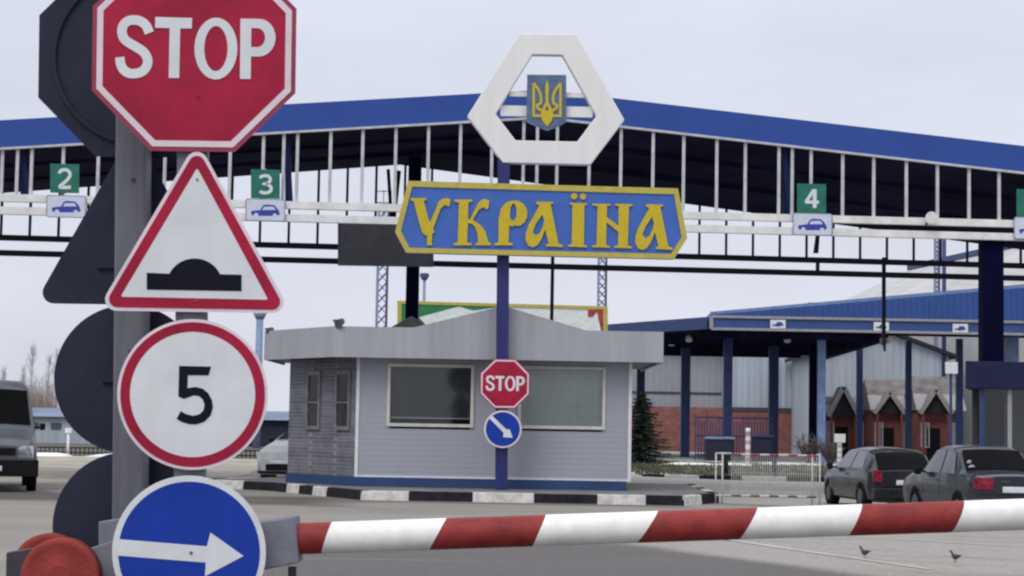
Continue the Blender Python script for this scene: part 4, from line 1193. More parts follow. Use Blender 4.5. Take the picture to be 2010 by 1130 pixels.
# ------------------------------------------------------------------ sheds and houses behind it
def zat(px, py, Y): return P(px, py, Y).z
Y1 = 152.0
x0, x1, x2 = P(1225, 800, Y1).x, P(1418, 800, Y1).x, P(1640, 800, Y1).x
zt_ = zat(1420, 672, Y1); zbk = zat(1420, 800, Y1)
t = thing('warehouse', 'long grey metal shed with orange brick base under the inspection canopy', 'warehouse', (x0, Y1, -.12))
q = MB(); q.box((x1, Y1, zbk + .003), (x2, Y1 + 14, zt_)); put('metal_wall', q, M['wall_grey'], t)
q = MB(); q.box((x0, Y1 + .8, zbk + .003), (x1 - .01, Y1 + 14, zt_)); put('dull_wall', q, M['wall_grey_dark'], t)
q = MB(); q.box((x0, Y1 + .72, zat(1300, 772, Y1)), (x1 - .02, Y1 + .8, zat(1300, 768, Y1))); put('rail', q, M['dark_metal'], t)
q = MB(); q.box((x0 - .01, Y1 - .12, -.2), (x2, Y1 + 14.1, zbk)); put('brick_base', q, M['brick_orange'], t)
q = MB(); q.box((x1, Y1 - .2, zbk - .25), (x2, Y1 - .12, zbk + .06)); put('drip_edge', q, M['dark_metal'], t)
q = MB(); q.box((x0 - .3, Y1 - .4, zt_), (x2 + .3, Y1 + 14.4, zt_ + .3)); put('roof', q, M['roof_grey'], t)
Y2 = 140.0
a, pkp, b = P(1600, 697, Y2), P(1735, 651, Y2), P(1862, 699, Y2)
t = thing('gable_hall', 'tall pale grey gabled hall standing behind the brick booths', 'hall', ((a.x + b.x) / 2, Y2, -.12))
q = MB(); q.prism([Vector((a.x, Y2, -.2)), Vector((b.x, Y2, -.2)), b, pkp, a], (0, 11.5, 0)); put('wall', q, M['wall_grey'], t)
q = MB()
for p, r_ in ((a, pkp), (pkp, b)):
    d = (r_ - p).normalized()
    p2, r2 = (p - d * .6, r_) if p is a else (p, r_ + d * .6)
    q.hexa([p2 + Vector((0, -.5, .03)), r2 + Vector((0, -.5, .03)), r2 + Vector((0, 11.6, .03)), p2 + Vector((0, 11.6, .03))], [p2 + Vector((0, -.5, .3)), r2 + Vector((0, -.5, .3)), r2 + Vector((0, 11.6, .3)), p2 + Vector((0, 11.6, .3))])
put('roof', q, M['roof_dark'], t)
# pale blue roofed shed further right
t = thing('blue_shed', 'light blue roofed shed peeping out right of the gabled hall', 'shed', (P(1880, 700, 158).x, 158, -.12))
a, b = P(1800, 690, 158), P(1990, 690, 158)
q = MB(); q.box((a.x, 158, -.2), (b.x, 168, a.z)); put('wall', q, M['wall_grey'], t)
q = MB(); q.add([(a.x - .3, 157.6, a.z), (b.x + .3, 157.6, a.z), (b.x + .3, 168.4, a.z), (a.x - .3, 168.4, a.z), (a.x - .3, 163, a.z + 2.2), (b.x + .3, 163, a.z + 2.2)], [(0, 1, 5, 4), (2, 3, 4, 5), (0, 4, 3), (1, 2, 5), (3, 2, 1, 0)]); put('roof', q, M['mast_blue'], t)
# white sign box
a = P(1868, 722, 103.5); hw = .33
t = thing('white_sign', 'blank white sign panel on a thin blue post left of the glass booth fascia', 'sign', (a.x, 103.5, gz(a.x)))
q = MB(); q.box((a.x - hw, 103.5, a.z - .3), (a.x + hw, 103.62, a.z + .32)); put('panel', q, M['white_paint'], t)
q = MB(); q.box((a.x - .06, 103.63, gz(a.x)), (a.x + .06, 103.75, a.z + .2)); put('post', q, M['post_blue'], t)
# brick booths with porch gables
lerp0 = lambda a, b, u: a + (b - a) * u
def booth(px0, px1, Y, yeave, yridge, lab, porch_px, porch_top, dark=True):
    xa, xb = P(px0, 800, Y).x, P(px1, 800, Y).x
    ze, zr = zat(px0, yeave, Y), zat(px0, yridge, Y + 2.2)
    g0 = -.12
    t = thing('brick_booth', lab, 'booth', ((xa + xb) / 2, Y, g0), 'row of brick booths under the canopy')
    q = MB(); q.box((xa + .12, Y, g0 - .05), (xb - .12, Y + 4.4, ze)); put('wall', q, M['brick_dark'], t)
    q = MB()
    q.add([(xa, Y - .35, ze - .08), (xb, Y - .35, ze - .08), (xb, Y + 2.2, zr), (xa, Y + 2.2, zr), (xb, Y + 4.8, ze - .08), (xa, Y + 4.8, ze - .08)], [(0, 1, 2, 3), (3, 2, 4, 5), (0, 3, 5), (1, 4, 2), (0, 5, 4, 1)])
    put('roof', q, M['tile_grey'], t)
    u0, u1 = .0, .45
    q = MB(); q.prism([Vector((xa - .05, lerp0(Y - .42, Y + 2.2, u0), lerp0(ze - .1, zr, u0) + .03)), Vector((xb + .05, lerp0(Y - .42, Y + 2.2, u0), lerp0(ze - .1, zr, u0) + .03)), Vector((xb + .05, lerp0(Y - .42, Y + 2.2, u1), lerp0(ze - .1, zr, u1) + .06)), Vector((xa - .05, lerp0(Y - .42, Y + 2.2, u1), lerp0(ze - .1, zr, u1) + .06))], (0, .02, -.06)); put('roof_skirt', q, M['barge_pale'], t)
    xc = P(porch_px, 800, Y).x; zp = zat(porch_px, porch_top, Y - .8); hw = .95
    q = MB()
    q.add([(xc - hw, Y - .8, ze - .3), (xc, Y - .8, zp), (xc + hw, Y - .8, ze - .3), (xc - hw, Y + 1.2, ze - .3), (xc, Y + 1.8, zp), (xc + hw, Y + 1.2, ze - .3)], [(0, 1, 4, 3), (1, 2, 5, 4)])
    q.add([(xc - hw, Y - .8, ze - .18), (xc, Y - .8, zp + .14), (xc + hw, Y - .8, ze - .18), (xc - hw, Y + 1.2, ze - .18), (xc, Y + 1.8, zp + .14), (xc + hw, Y + 1.2, ze - .18)], [(3, 4, 1, 0), (4, 5, 2, 1)])
    pr = put('porch_roof', q, M['tile_grey'], t)
    q = MB()
    for s in (-1, 1): q.beam((xc + s * (hw + .08), Y - .83, ze - .3), (xc + s * .02, Y - .83, zp + .1), .06, .3)
    put('bargeboard', q, M['barge_pale'], pr)
    q = MB(); q.add([(xc - hw + .1, Y - .5, ze - .3), (xc + hw - .1, Y - .5, ze - .3), (xc, Y - .5, zp - .06)], [(0, 1, 2)]); put('tympanum', q, M['roof_dark'], pr)
    for s in (-1, 1):
        q = MB(); q.box((xc + s * .8 - .07, Y - .78, g0), (xc + s * .8 + .07, Y - .64, ze - .25)); put('porch_post', q, M['brick_dark'], t)
    q = MB(); q.box((xc - .42, Y - .05, g0), (xc + .42, Y - .003, 2.0)); put('door', q, M['plastic_black'], t)
    n_ = 2
    for s in (xa + (xb - xa) * .10, xb - (xb - xa) * .10 - .55):
        q = MB(); q.ring([(s, Y - .06, .75), (s + .55, Y - .06, .75), (s + .55, Y - .06, 2.35), (s, Y - .06, 2.35)], [(s + .07, Y - .06, .82), (s + .48, Y - .06, .82), (s + .48, Y - .06, 2.28), (s + .07, Y - .06, 2.28)], (0, .055, 0))
        f = put('window', q, M['frame_cream'], t)
        q = MB(); q.add([(s + .07, Y - .02, .82), (s + .48, Y - .02, .82), (s + .48, Y - .02, 2.28), (s + .07, Y - .02, 2.28)], [(0, 1, 2, 3)]); put('pane', q, M['pane_pale'], f)
booth(1612, 1706, 129, 808, 778, 'low brick booth with pale porch gable, leftmost of the row', 1652, 762)
booth(1708, 1796, 126, 802, 744, 'dark brick booth with grey roof, between the low booth and the third', 1742, 772)
booth(1798, 1893, 123, 802, 738, 'dark brick booth with grey roof, next to the glass booth', 1832, 767)
# glass control booth on the right edge
Y3 = 50.5
a = P(1895, 708, Y3); b = P(1895, 762, Y3)
t = thing('control_booth', 'glass control booth with dark blue fascia at the right edge behind the cars', 'booth', (a.x + 2, Y3, gz(a.x)))
gzz = gz(a.x)
q = MB(); q.hexa([(a.x, Y3, b.z), (a.x + 4.2, Y3, b.z), (a.x + 4.2, Y3 + 1.8, b.z), (a.x + .5, Y3 + 1.8, b.z)], [(a.x, Y3, a.z), (a.x + 4.2, Y3, a.z), (a.x + 4.2, Y3 + 1.8, a.z), (a.x + .5, Y3 + 1.8, a.z)]); put('fascia', q, M['booth_navy'], t, bevel=.02)
x0 = P(1932, 800, Y3).x
for i, x in enumerate((x0, x0 + .72, x0 + 1.45, x0 + 2.3, x0 + 3.1)):
    q = MB(); q.box((x - .055, Y3 + .18, gzz), (x + .055, Y3 + .3, b.z)); put('corner_post' if i == 0 else 'glazing_bar', q, M['post_blue'] if i == 0 else M['roof_grey_light'], t)
q = MB(); q.box((x0, Y3 + .22, gzz + .75), (x0 + 3.1, Y3 + .23, b.z)); put('pane', q, M['glass'], t)
q = MB(); q.box((x0, Y3 + .2, gzz), (x0 + 3.1, Y3 + .28, gzz + .74)); put('lower_panel', q, M['roof_grey'], t)
q = MB(); q.box((x0 + .1, Y3 + 1.7, gzz), (x0 + 3.1, Y3 + 1.78, b.z)); put('rear_wall', q, M['blind'], t)
q = MB(); q.box((x0 + .05, Y3 + .8, gzz + .75), (x0 + .5, Y3 + 1.2, gzz + 1.25)); q.box((x0 + 1.75, Y3 + .8, gzz + .75), (x0 + 2.2, Y3 + 1.2, gzz + 1.3)); put('seat_back', q, M['plastic_black'], t, bevel=.06)

# pale hangar roof far right
t = thing('hangar', 'huge pale corrugated hangar roof with blue ridge, above the inspection canopy', 'hangar', (P(1900, 560, 175).x, 175, 0))
rA, rB = P(1790, 527, 185), P(2010, 480, 158)
dR = (rB - rA); rB2 = rA + dR * 2.4
nR = Vector((dR.y, -dR.x, 0)).normalized()
if nR.y > 0: nR = -nR
eA = rA + nR * 9 - Vector((2.2, 0, 5.4)); eB = rB2 + nR * 9 - Vector((0, 0, 5.4))
fA = rA - nR * 9 - Vector((1.0, 0, 5.4)); fB = rB2 - nR * 9 - Vector((0, 0, 5.4))
q = MB(); q.add([eA, eB, rB2, rA, fA, fB], [(0, 1, 2, 3), (3, 2, 5, 4)]); q.add([v - dn * .25 for v in (eA, eB, rB2, rA, fA, fB)], [(3, 2, 1, 0), (4, 5, 2, 3)]); put('roof', q, M['hangar'], t)
q = MB(); q.beam(rA + dn * .1, rB2 + dn * .1, 1.0, .5); put('ridge_cap', q, M['post_blue'], t)
q = MB()
fl = lambda v: Vector((v.x, v.y, -.2))
dz2 = dn * .3
q.add([fl(eA), fl(eB), fl(fB), fl(fA), eA - dz2, eB - dz2, fB - dz2, fA - dz2, rA - dz2, rB2 - dz2], [(0, 1, 5, 4), (2, 3, 7, 6), (3, 0, 4, 8, 7), (1, 2, 6, 9, 5)]); put('wall', q, M['hangar'], t)
q = MB()
for k in (.05, .3): p = eA.lerp(rA, .62 + k); q.beam(p + dR * (.05 + k) + dn * .1, p + dR * (.05 + k) + dn * 1.3, .12, .12)
put('roof_hatch_post', q, M['roof_grey_light'], t)

# ------------------------------------------------------------------ fences, markers, greenery on the right
Yb = 110
xa, xb = P(1365, 850, Yb).x, P(1516, 850, Yb).x
z0, z1 = gz(9), zat(1440, 815, Yb)
t = thing('blue_fence', 'dark blue vertical bar fence in front of the orange brick wall', 'fence', (xa, Yb, z0))
q = MB(); n_ = 26
for i in range(n_ + 1):
    x = xa + (xb - xa) * i / n_; q.beam((x, Yb, z0), (x, Yb, z1 - (.35 if i % 4 else 0)), .06, .06)
put('bars', q, M['blue_fence'], t)
q = MB()
for z in (z0 + .3, (z0 + z1) / 2 + .1, z1 - .15): q.beam((xa, Yb - .05, z), (xb, Yb - .05, z), .06, .1)
put('rails', q, M['blue_fence'], t)
q = MB(); q.box((P(1385, 850, 109.5).x, 109.2, z0), (P(1440, 850, 109.5).x, 109.8, zat(1400, 862, 109.5))); 
t = thing('skip', 'low dark blue container with pale rim beside the blue fence', 'container', (P(1412, 850, 109.5).x, 109.5, z0))
put('body', q, M['skip_dark'], t, bevel=.05)
q = MB(); q.box((P(1384, 850, 109.5).x, 109.12, zat(1400, 861, 109.5)), (P(1441, 850, 109.5).x, 109.88, zat(1400, 856.5, 109.5))); put('rim', q, M['mast_blue'], t)
t = thing('skip', 'low dark blue container right of the red and white marker post', 'container', (P(1492, 850, 109.5).x, 109.5, z0))
q = MB(); q.box((P(1478, 850, 109.5).x, 109.2, z0), (P(1516, 850, 109.5).x, 109.8, zat(1500, 858, 109.5))); put('body', q, M['skip_dark'], t, bevel=.05)
q = MB(); q.box((P(1476, 850, 109.5).x, 109.1, zat(1500, 858, 109.5)), (P(1518, 850, 109.5).x, 109.9, zat(1500, 854, 109.5))); put('rim', q, M['post_blue'], t)

def marker(px, ytop, Y, lab, panel):
    x = P(px, 870, Y).x; g0 = gz(x); zt_ = zat(px, ytop, Y)
    t = thing('marker_post', lab, 'post', (x, Y, g0))
    q = MB(); n_ = 9; w_ = .12
    for i in range(n_):
        q.tube((x, Y, g0 + (zt_ - g0) * i / n_), (x, Y, g0 + (zt_ - g0) * (i + 1) / n_), w_, n=12, m=i % 2 if (panel or i < 8) else 0, caps=(i == n_ - 1))
    put('post', q, [M['white_paint'], M['faded_red']] if not panel else [M['white_paint'], M['rail_white']], t)
    if panel:
        q = MB(); q.box((x - .28, Y - .16, zt_), (x + .26, Y - .10, zt_ + .42)); put('panel', q, M['white_paint'], t)
marker(1468, 840, 95, 'tall white marker post with faded red bands behind the railing', False)
marker(1648, 868, 95, 'white post with a small blank white panel left of the dark hatchback', True)
x = P(1608, 834, 107.9)
t = thing('notice', 'small white notice on the orange brick wall beside the pale blue column', 'sign', P(1584, 845, 151.8))
c = P(1584, 840, 151.8); q = MB(); q.box(c + Vector((-.2, -.1, -.25)), c + Vector((.2, -.02, .25))); put('plate', q, M['white_paint'], t)

# striped railing in front of the cars
Yr = 42.6
xa, xb = P(1436, 940, Yr).x, P(1602, 940, Yr).x
t = thing('railing', 'white pedestrian railing with red and white rails beside the dark cars', 'railing', ((xa + xb) / 2, Yr, gz(xa)))
zr1, zr0 = zat(1520, 893, Yr), zat(1520, 974, Yr)
g0 = gz(6)
for z, m1_ in ((zr1, 'red_paint'), (zr0, 'rail_brown')):
    q = MB(); n_ = 9
    for i in range(n_):
        a_ = Vector((xa + (xb - xa) * i / n_, Yr, z)); b_ = Vector((xa + (xb - xa) * (i + 1) / n_, Yr, z)); q.tube(a_, b_, .024, n=8, m=i % 2, caps=False)
    put('top_rail' if z == zr1 else 'bottom_rail', q, [M[m1_], M['rail_white']], t)
for px in (1405, 1418, 1594, 1609):
    x = P(px, 940, Yr).x; q = MB(); q.tube((x, Yr, g0 - .02), (x, Yr, zr1 + .03), .019, n=8); put('post', q, M['rail_white'], t)
q = MB()
for z in (zr1 + .02, zr0 - .0): q.tube((P(1405, 940, Yr).x, Yr, z), (xa, Yr, z), .02, n=8)
q.tube((xb, Yr, zr1 + .02), (P(1609, 940, Yr).x, Yr, zr1 + .02), .02, n=8)
put('end_hoop', q, M['rail_white'], t)
q = MB(); n_ = 38
for i in range(n_ + 1):
    x = xa + (xb - xa) * i / n_; q.tube((x, Yr, zr0), (x, Yr, zr1), .0075, n=5, caps=False)
for k in range(4): z = zr0 + (zr1 - zr0) * (k + .5) / 4.5; q.tube((xa, Yr, z), (xb, Yr, z), .005, n=5, caps=False)
put('mesh', q, M['rail_white'], t)
for px, lab in ((1425, 'short dark bollard behind the left end of the railing'), (1521, 'short dark bollard behind the middle of the railing')):
    x = P(px, 900, 72).x
    t = thing('bollard', lab, 'bollard', (x, 72, gz(x)), 'dark bollards behind the railing')
    q = MB(); q.tube((x, 72, gz(x)), (x, 72, .62), .10, .085, n=12); put('shaft', q, M['kerb_black'], t)
    q = MB(); q.tube((x, 72, .62), (x, 72, .70), .10, .04, n=12); put('cap', q, M['kerb_black'], t)
# kerb at the grass
t = thing('kerb', 'low kerb along the grass strip right of the kiosk, one stone white', 'kerb', (6, 67, -.1))
kerb_run((4.6, 66.2), (13.2, 66.2), [0, .09, .23, .40, .58, .76, 1.0], False, h=0.06)
# grass blades and snow
q = MB(); rg = random.Random(3)
for i in range(9000):
    x = rg.uniform(4.6, 24); y = rg.uniform(67.5, 99); h = rg.uniform(.06, .22); a = rg.uniform(0, 6.28); w_ = rg.uniform(.02, .05)
    c, s = math.cos(a) * w_, math.sin(a) * w_; z = gz(x)
    q.add([(x - c, y - s, z), (x + c, y + s, z), (x + rg.uniform(-.06, .06), y + rg.uniform(-.06, .06), z + h)], [(0, 1, 2)])
o = put('grass', q, M['grass']); tag(o, 'thin rough green grass strip in front of the brick sheds', 'grass', kind='stuff')
def snow(cx, cy, rx, ry):
    q = MB(); rg = random.Random(int(cx * 7 + cy)); n_ = 26; vs = []
    for k, (f, z) in enumerate(((1, 0.0), (.8, .09), (.45, .15))):
        for i in range(n_):
            a = 2 * math.pi * i / n_; j = 1 + .22 * math.sin(3 * a + cx) + rg.uniform(-.12, .12)
            vs.append((cx + rx * f * j * math.cos(a), cy + ry * f * j * math.sin(a), gz(cx) + z))
    q.add(vs, [(k * n_ + i, k * n_ + (i + 1) % n_, (k + 1) * n_ + (i + 1) % n_, (k + 1) * n_ + i) for k in range(2) for i in range(n_)], 0, True)
    q.add(vs, [list(range(2 * n_, 3 * n_))], 0, True)
    struct(put('snow', q, M['snow']))
for a in ((8.6, 92, 1.6, 1.5), (11.0, 93, 1.0, 1.6), (14.0, 97, 1.8, 1.6), (18, 97, 1.5, 1.3), (-16.5, 84, 1.9, .7), (-20, 83, 1.2, .6), (-12.5, 78, .8, .6), (-7.2, 70, 1.3, 1.5)): snow(*a)

# spruce
def spruce(px, Y, ytop, lab):
    x = P(px, 850, Y).x; g0 = gz(x); H = zat(px, ytop, Y) - g0
    t = thing('spruce_tree', lab, 'tree', (x, Y, g0))
    q = MB(); q.tube((x, Y, g0), (x, Y, g0 + H), .09, .01, n=8); put('trunk', q, M['bark'], t)
    q = MB(); rg = random.Random(5)
    nw = 20
    for k in range(nw):
        f = k / (nw - 1); z = g0 + .25 + (H - .35) * f; L = (1 - f) ** .75 * 1.75 + .14
        nb = int(14 - 7 * f)
        for i in range(nb):
            a = 2 * math.pi * (i + rg.random() * .8) / nb; l_ = L * rg.uniform(.5, 1.2)
            dx, dy = math.cos(a), math.sin(a); st = 12
            for s in range(st):
                u = (s + .5) / st; p = Vector((x + dx * l_ * u, Y + dy * l_ * u, z - .30 * l_ * u + .16 * l_ * u * u))
                for r in range(6):
                    d = Vector((dx * .5 + rg.uniform(-1, 1), dy * .5 + rg.uniform(-1, 1), rg.uniform(-.7, .15))).normalized() * rg.uniform(.12, .32)
                    sd = Vector((-d.y, d.x, rg.uniform(-.1, .1))).normalized() * .03
                    q.add([p - sd, p + sd, p + d], [(0, 1, 2)])
    put('crown', q, M['needle'], t)
spruce(1258, 93, 770, 'dark green spruce at the right corner of the kiosk')

def shrub(px, Y, r, h, lab, seed):
    x = P(px, 850, Y).x; g0 = gz(x); rg = random.Random(seed)
    t = thing('shrub', lab, 'bush', (x, Y, g0)); q = MB()
    for i in range(46):
        a = rg.uniform(0, 6.28); l_ = r * rg.uniform(.3, 1); e_ = Vector((x + math.cos(a) * l_, Y + math.sin(a) * l_, g0 + h * rg.uniform(.5, 1)))
        q.tube((x + math.cos(a) * .1, Y + math.sin(a) * .1, g0), e_, .022, .008, n=3, caps=False)
        for j in range(8):
            p = Vector((x, Y, g0)).lerp(e_, rg.uniform(.3, 1)); q.tube(p, p + Vector((rg.uniform(-.3, .3), rg.uniform(-.3, .3), rg.uniform(.05, .35))), .02, .006, n=3, caps=False)
    put('twigs', q, M['bark'], t)
shrub(1588, 104, 1.0, 1.5, 'dark bare shrub before the orange wall, left of the pale blue column', 11)
shrub(1630, 103, .7, 1.2, 'dark bare shrub right of the pale blue column', 12)
# bare poplars and scrub at the far left
def poplar(px, Y, ytop, spread, lab, seed):
    x = P(px, 800, Y).x; H = zat(px, ytop, Y); rg = random.Random(seed)
    t = thing('bare_tree', lab, 'tree', (x, Y, 0), 'bare trees beyond the yard')
    q = MB(); q.tube((x, Y, 0), (x, Y, H * .97), .16, .015, n=6, caps=False); put('trunk', q, M['bark_hazed'], t)
    q = MB()
    for i in range(60):
        z = H * rg.uniform(.10, .9); a = rg.uniform(0, 6.28); l_ = spread * (1.1 - z / H) * rg.uniform(.5, 1.2)
        p = Vector((x, Y, z)); e_ = p + Vector((math.cos(a) * l_, math.sin(a) * l_, l_ * rg.uniform(1.6, 2.8)))
        if e_.z > H * 1.03: e_.z = H * rg.uniform(.95, 1.02)
        q.tube(p, e_, .028, .008, n=3, caps=False)
        for j in range(4):
            u = rg.uniform(.3, .95); b = p.lerp(e_, u); q.tube(b, b + Vector((rg.uniform(-.5, .5), rg.uniform(-.5, .5), rg.uniform(.4, 1.1))), .014, .005, n=3, caps=False)
    put('crown', q, M['bark_hazed'], t)
poplar(60, 230, 676, 1.6, 'tall bare poplar just right of the van roof', 1)
poplar(93, 235, 692, 1.2, 'slimmer bare tree between the two tall bare poplars', 2)
poplar(109, 228, 678, 1.4, 'tall bare poplar beside the dark round sign back', 3)
poplar(4, 240, 720, 1.3, 'bare tree showing just above the van roof', 4)
poplar(44, 245, 715, 1.1, 'short bare tree left of the tall poplar', 6)
q = MB(); rg = random.Random(9)
for i in range(900):
    x = P(rg.uniform(50, 104), 800, 215).x; y = 215 + rg.uniform(-3, 3); h = rg.uniform(1.5, 4.6); z0 = rg.uniform(0, 2.2)
    q.tube((x, y, z0), (x + rg.uniform(-.5, .5), y, z0 + h), .02, .006, n=3, caps=False)
o = put('scrub', q, M['scrub']); tag(o, 'brownish thicket of bare twigs below the poplars', 'bushes', kind='stuff')

# low shed, fence and posts at the left
YS = 128.0
a, b = P(-60, 797, YS), P(700, 812, YS)
t = thing('low_shed', 'long low grey shed with faded blue roof at the far left, behind the van', 'shed', (a.x, YS, 0))
zt_ = a.z
q = MB(); q.box((a.x, YS, 0), (P(330, 800, YS).x, YS + 8, zt_ - .62)); put('pale_wall', q, M['wall_grey'], t)
q = MB(); q.box((P(330, 800, YS).x + .01, YS + .02, 0), (b.x, YS + 8, zt_ - .58)); put('dull_wall', q, M['sign_back'], t)
q = MB(); q.add([(a.x - .3, YS - .4, zt_ - .62), (b.x + .3, YS - .4, zt_ - .56), (b.x + .3, YS + 4, zt_ + .06), (a.x - .3, YS + 4, zt_), (b.x + .3, YS + 8.4, zt_ - .56), (a.x - .3, YS + 8.4, zt_ - .62)], [(0, 1, 2, 3), (3, 2, 4, 5), (0, 3, 5), (1, 4, 2), (0, 5, 4, 1)]); put('roof', q, M['shed_roof'], t)
for k in range(12):
    x = a.x + 1 + k * 1.5; q = MB(); q.box((x, YS - .03, .9), (x + .7, YS - .005, 1.35)); put('window', q, M['blind'], t)
YFn = 86.0
xa, xb = P(-40, 880, YFn).x, P(560, 890, YFn).x
t = thing('low_fence', 'low dark picket fence in front of the long grey shed', 'fence', (xa, YFn, 0))
q = MB(); n_ = 70
for i in range(n_ + 1): x = xa + (xb - xa) * i / n_; q.beam((x, YFn, 0), (x, YFn, .38), .05, .05)
put('pickets', q, M['dark_metal'], t)
q = MB(); q.beam((xa, YFn, .34), (xb, YFn, .34), .05, .07); q.beam((xa, YFn, .12), (xb, YFn, .12), .05, .07); put('rails', q, M['dark_metal'], t)
t = thing('white_post', 'thin white post with a small cap by the low fence, right of the van', 'post', (P(134, 860, 84).x, 84, 0))
x = P(134, 860, 84).x
q = MB(); q.tube((x, 84, 0), (x, 84, 1.0), .06, n=10); put('pole', q, M['white_paint'], t)
q = MB(); q.box((x - .14, 83.9, 1.0), (x + .14, 84.1, 1.22)); put('cap', q, M['white_paint'], t, bevel=.02)

# ------------------------------------------------------------------ vehicles
def lerp(a, b, t): return a + (b - a) * t
def tab(T, y):
    for i in range(len(T) - 1):
        if T[i][0] <= y <= T[i + 1][0]:
            u = (y - T[i][0]) / (T[i + 1][0] - T[i][0]); return lerp(T[i][1], T[i + 1][1], u)
    return T[0][1] if y < T[0][0] else T[-1][1]

def vehicle(name, label, cat, spec, paint, loc, yaw, group=None):
    """y runs from the rear (0) to the nose; spec holds side profile tables"""
    L, W = spec['L'], spec['W']
    root = thing(name, label, cat, loc, group)
    root.rotation_euler = (0, 0, R(yaw))
    ROOT[root.name] = Vector((0, 0, 0))
    belt, top, hw, tw = spec['belt'], spec['top'], spec['hw'], spec['tw']
    zb_ = spec['zb']
    ys = sorted(set([0] + [p[0] for T in (belt, top, hw, tw) for p in T] + [L * i / 26 for i in range(27)]))
    ys = [y for y in ys if 0 <= y <= L]
    def sec(y):
        h = tab(hw, y); bz = tab(belt, y); tz = max(tab(top, y), bz + .02); t_ = tab(tw, y)
        return [(h * .86, zb_), (h * .965, zb_ + .06), (h, zb_ + .28), (h * 1.0, lerp(zb_ + .28, bz, .55)), (h * .965, bz), (t_ + (h * .965 - t_) * .08, lerp(bz, tz, .90)), (t_ * .88, tz - .012), (t_ * .45, tz + .012), (0, tz + .02)]
    q = MB(); n_ = 9
    vs = []
    for y in ys:
        s = sec(y)
        col = [(-x, y - L / 2, z) for x, z in s] + [(x, y - L / 2, z) for x, z in s[::-1][1:]]
        vs += col
    k = 2 * n_ - 1
    q.add(vs, [(j * k + i, j * k + i + 1, (j + 1) * k + i + 1, (j + 1) * k + i) for j in range(len(ys) - 1) for i in range(k - 1)], 0, True)
    q.add(vs, [list(range(k)), list(range((len(ys) - 1) * k, len(ys) * k))])
    q.add(vs, [(j * k, (j + 1) * k, (j + 1) * k + k - 1, j * k + k - 1) for j in range(len(ys) - 1)])
    body = put('body', q, paint, root)
    b_ = body.modifiers.new('edge', 'EDGE_SPLIT'); b_.split_angle = R(42)
    def side(y, t_, s, o=.008):
        c = sec(y); a = Vector((c[4][0], 0, c[4][1])); b = Vector((c[5][0], 0, c[5][1]))
        p = a.lerp(b, t_); return Vector((s * (p.x + o), y - L / 2, p.z + o * .4))
    for (y0a, y0b, y1b, y1a) in spec['side_win']:
        for s in (-1, 1):
            q = MB(); N = 6; vs = []
            for i in range(N + 1):
                u = i / N; vs += [side(lerp(y0a, y1a, u), .06, s), side(lerp(y0b, y1b, u), .96, s)]
            q.add(vs, [(2 * i, 2 * i + 2, 2 * i + 3, 2 * i + 1) for i in range(N)], 0, True)
            put('side_window', q, spec.get('sglass', M['glass_grey']), root)
    def topz(y, fx, o=.01):
        c = sec(y); zc, ze = c[8][1], c[6][1]
        x = c[5][0] * fx; u = abs(fx)
        return Vector((x, y - L / 2, lerp(zc, ze, u * u) + o))
    for nm, ya, yb, f in (('windshield', *spec['ws'], .92), ('rear_window', *spec['rw'], .9)):
        q = MB(); N = 8; Mm = 5; vs = []
        sg = 1 if nm == 'windshield' else -1
        for j in range(Mm + 1):
            y = lerp(ya, yb, j / Mm)
            for i in range(N + 1):
                p = topz(y, f * (-1 + 2 * i / N)); p.y += sg * .012; vs.append(p)
        q.add(vs, [(j * (N + 1) + i, j * (N + 1) + i + 1, (j + 1) * (N + 1) + i + 1, (j + 1) * (N + 1) + i) for j in range(Mm) for i in range(N)], 0, True)
        put(nm, q, M['glass_dark'], root)
    # wheels
    r = spec['wr']
    for y in spec['wheels']:
        for s in (-1, 1):
            h = tab(hw, y)
            q = MB(); q.tube((s * (h - .20), y - L / 2, r), (s * (h + .004), y - L / 2, r), r, n=24)
            wl = put('wheel', q, M['tyre'], root)
            q = MB(); q.tube((s * (h + .0), y - L / 2, r), (s * (h + .014), y - L / 2, r), r * .62, r * .55, n=20); put('rim', q, M['rim_metal'], wl)
            q = MB(); vs = []; N = 18
            for i in range(N + 1):
                a = math.pi * (i / N) * 1.12 - .06 * math.pi
                for rr in (r * 1.0, r * 1.17): vs.append((s * (h + .006), y - L / 2 + rr * math.cos(a), r + rr * math.sin(a)))
            q.add(vs, [(2 * i, 2 * i + 1, 2 * i + 3, 2 * i + 2) for i in range(N)]); put('wheel_arch', q, M['plastic_black'], root)
    for nm, boxes, m in spec['boxes']:
        for (x0, x1, y0, y1, z0, z1) in boxes:
            q = MB(); q.box((x0, y0 - L / 2, z0), (x1, y1 - L / 2, z1)); put(nm, q, m, root, bevel=.012)
    for s in (-1, 1):
        y, z = spec['mirror']; h = tab(hw, y)
        q = MB(); q.box((s * (h * .93), y - L / 2 - .02, z - .03), (s * (h + .06), y - L / 2 + .03, z + .01)); q.box((s * (h + .05), y - L / 2 - .06, z - .07), (s * (h + .17), y - L / 2 + .06, z + .08))
        put('mirror', q, M['plastic_black'], root, bevel=.02)
    for (y0) in spec.get('door_lines', []):
        q = MB()
        for s in (-1, 1):
            c = sec(y0); q.add([(s * (c[2][0] + .004), y0 - L / 2 - .006, c[2][1]), (s * (c[2][0] + .004), y0 - L / 2 + .006, c[2][1]), (s * (c[3][0] + .004), y0 - L / 2 + .006, c[3][1]), (s * (c[3][0] + .004), y0 - L / 2 - .006, c[3][1]), (s * (c[4][0] + .004), y0 - L / 2 + .006, c[4][1]), (s * (c[4][0] + .004), y0 - L / 2 - .006, c[4][1])], [(0, 1, 2, 3), (3, 2, 4, 5)])
        put('door_seam', q, M['plastic_black'], root)
    return root

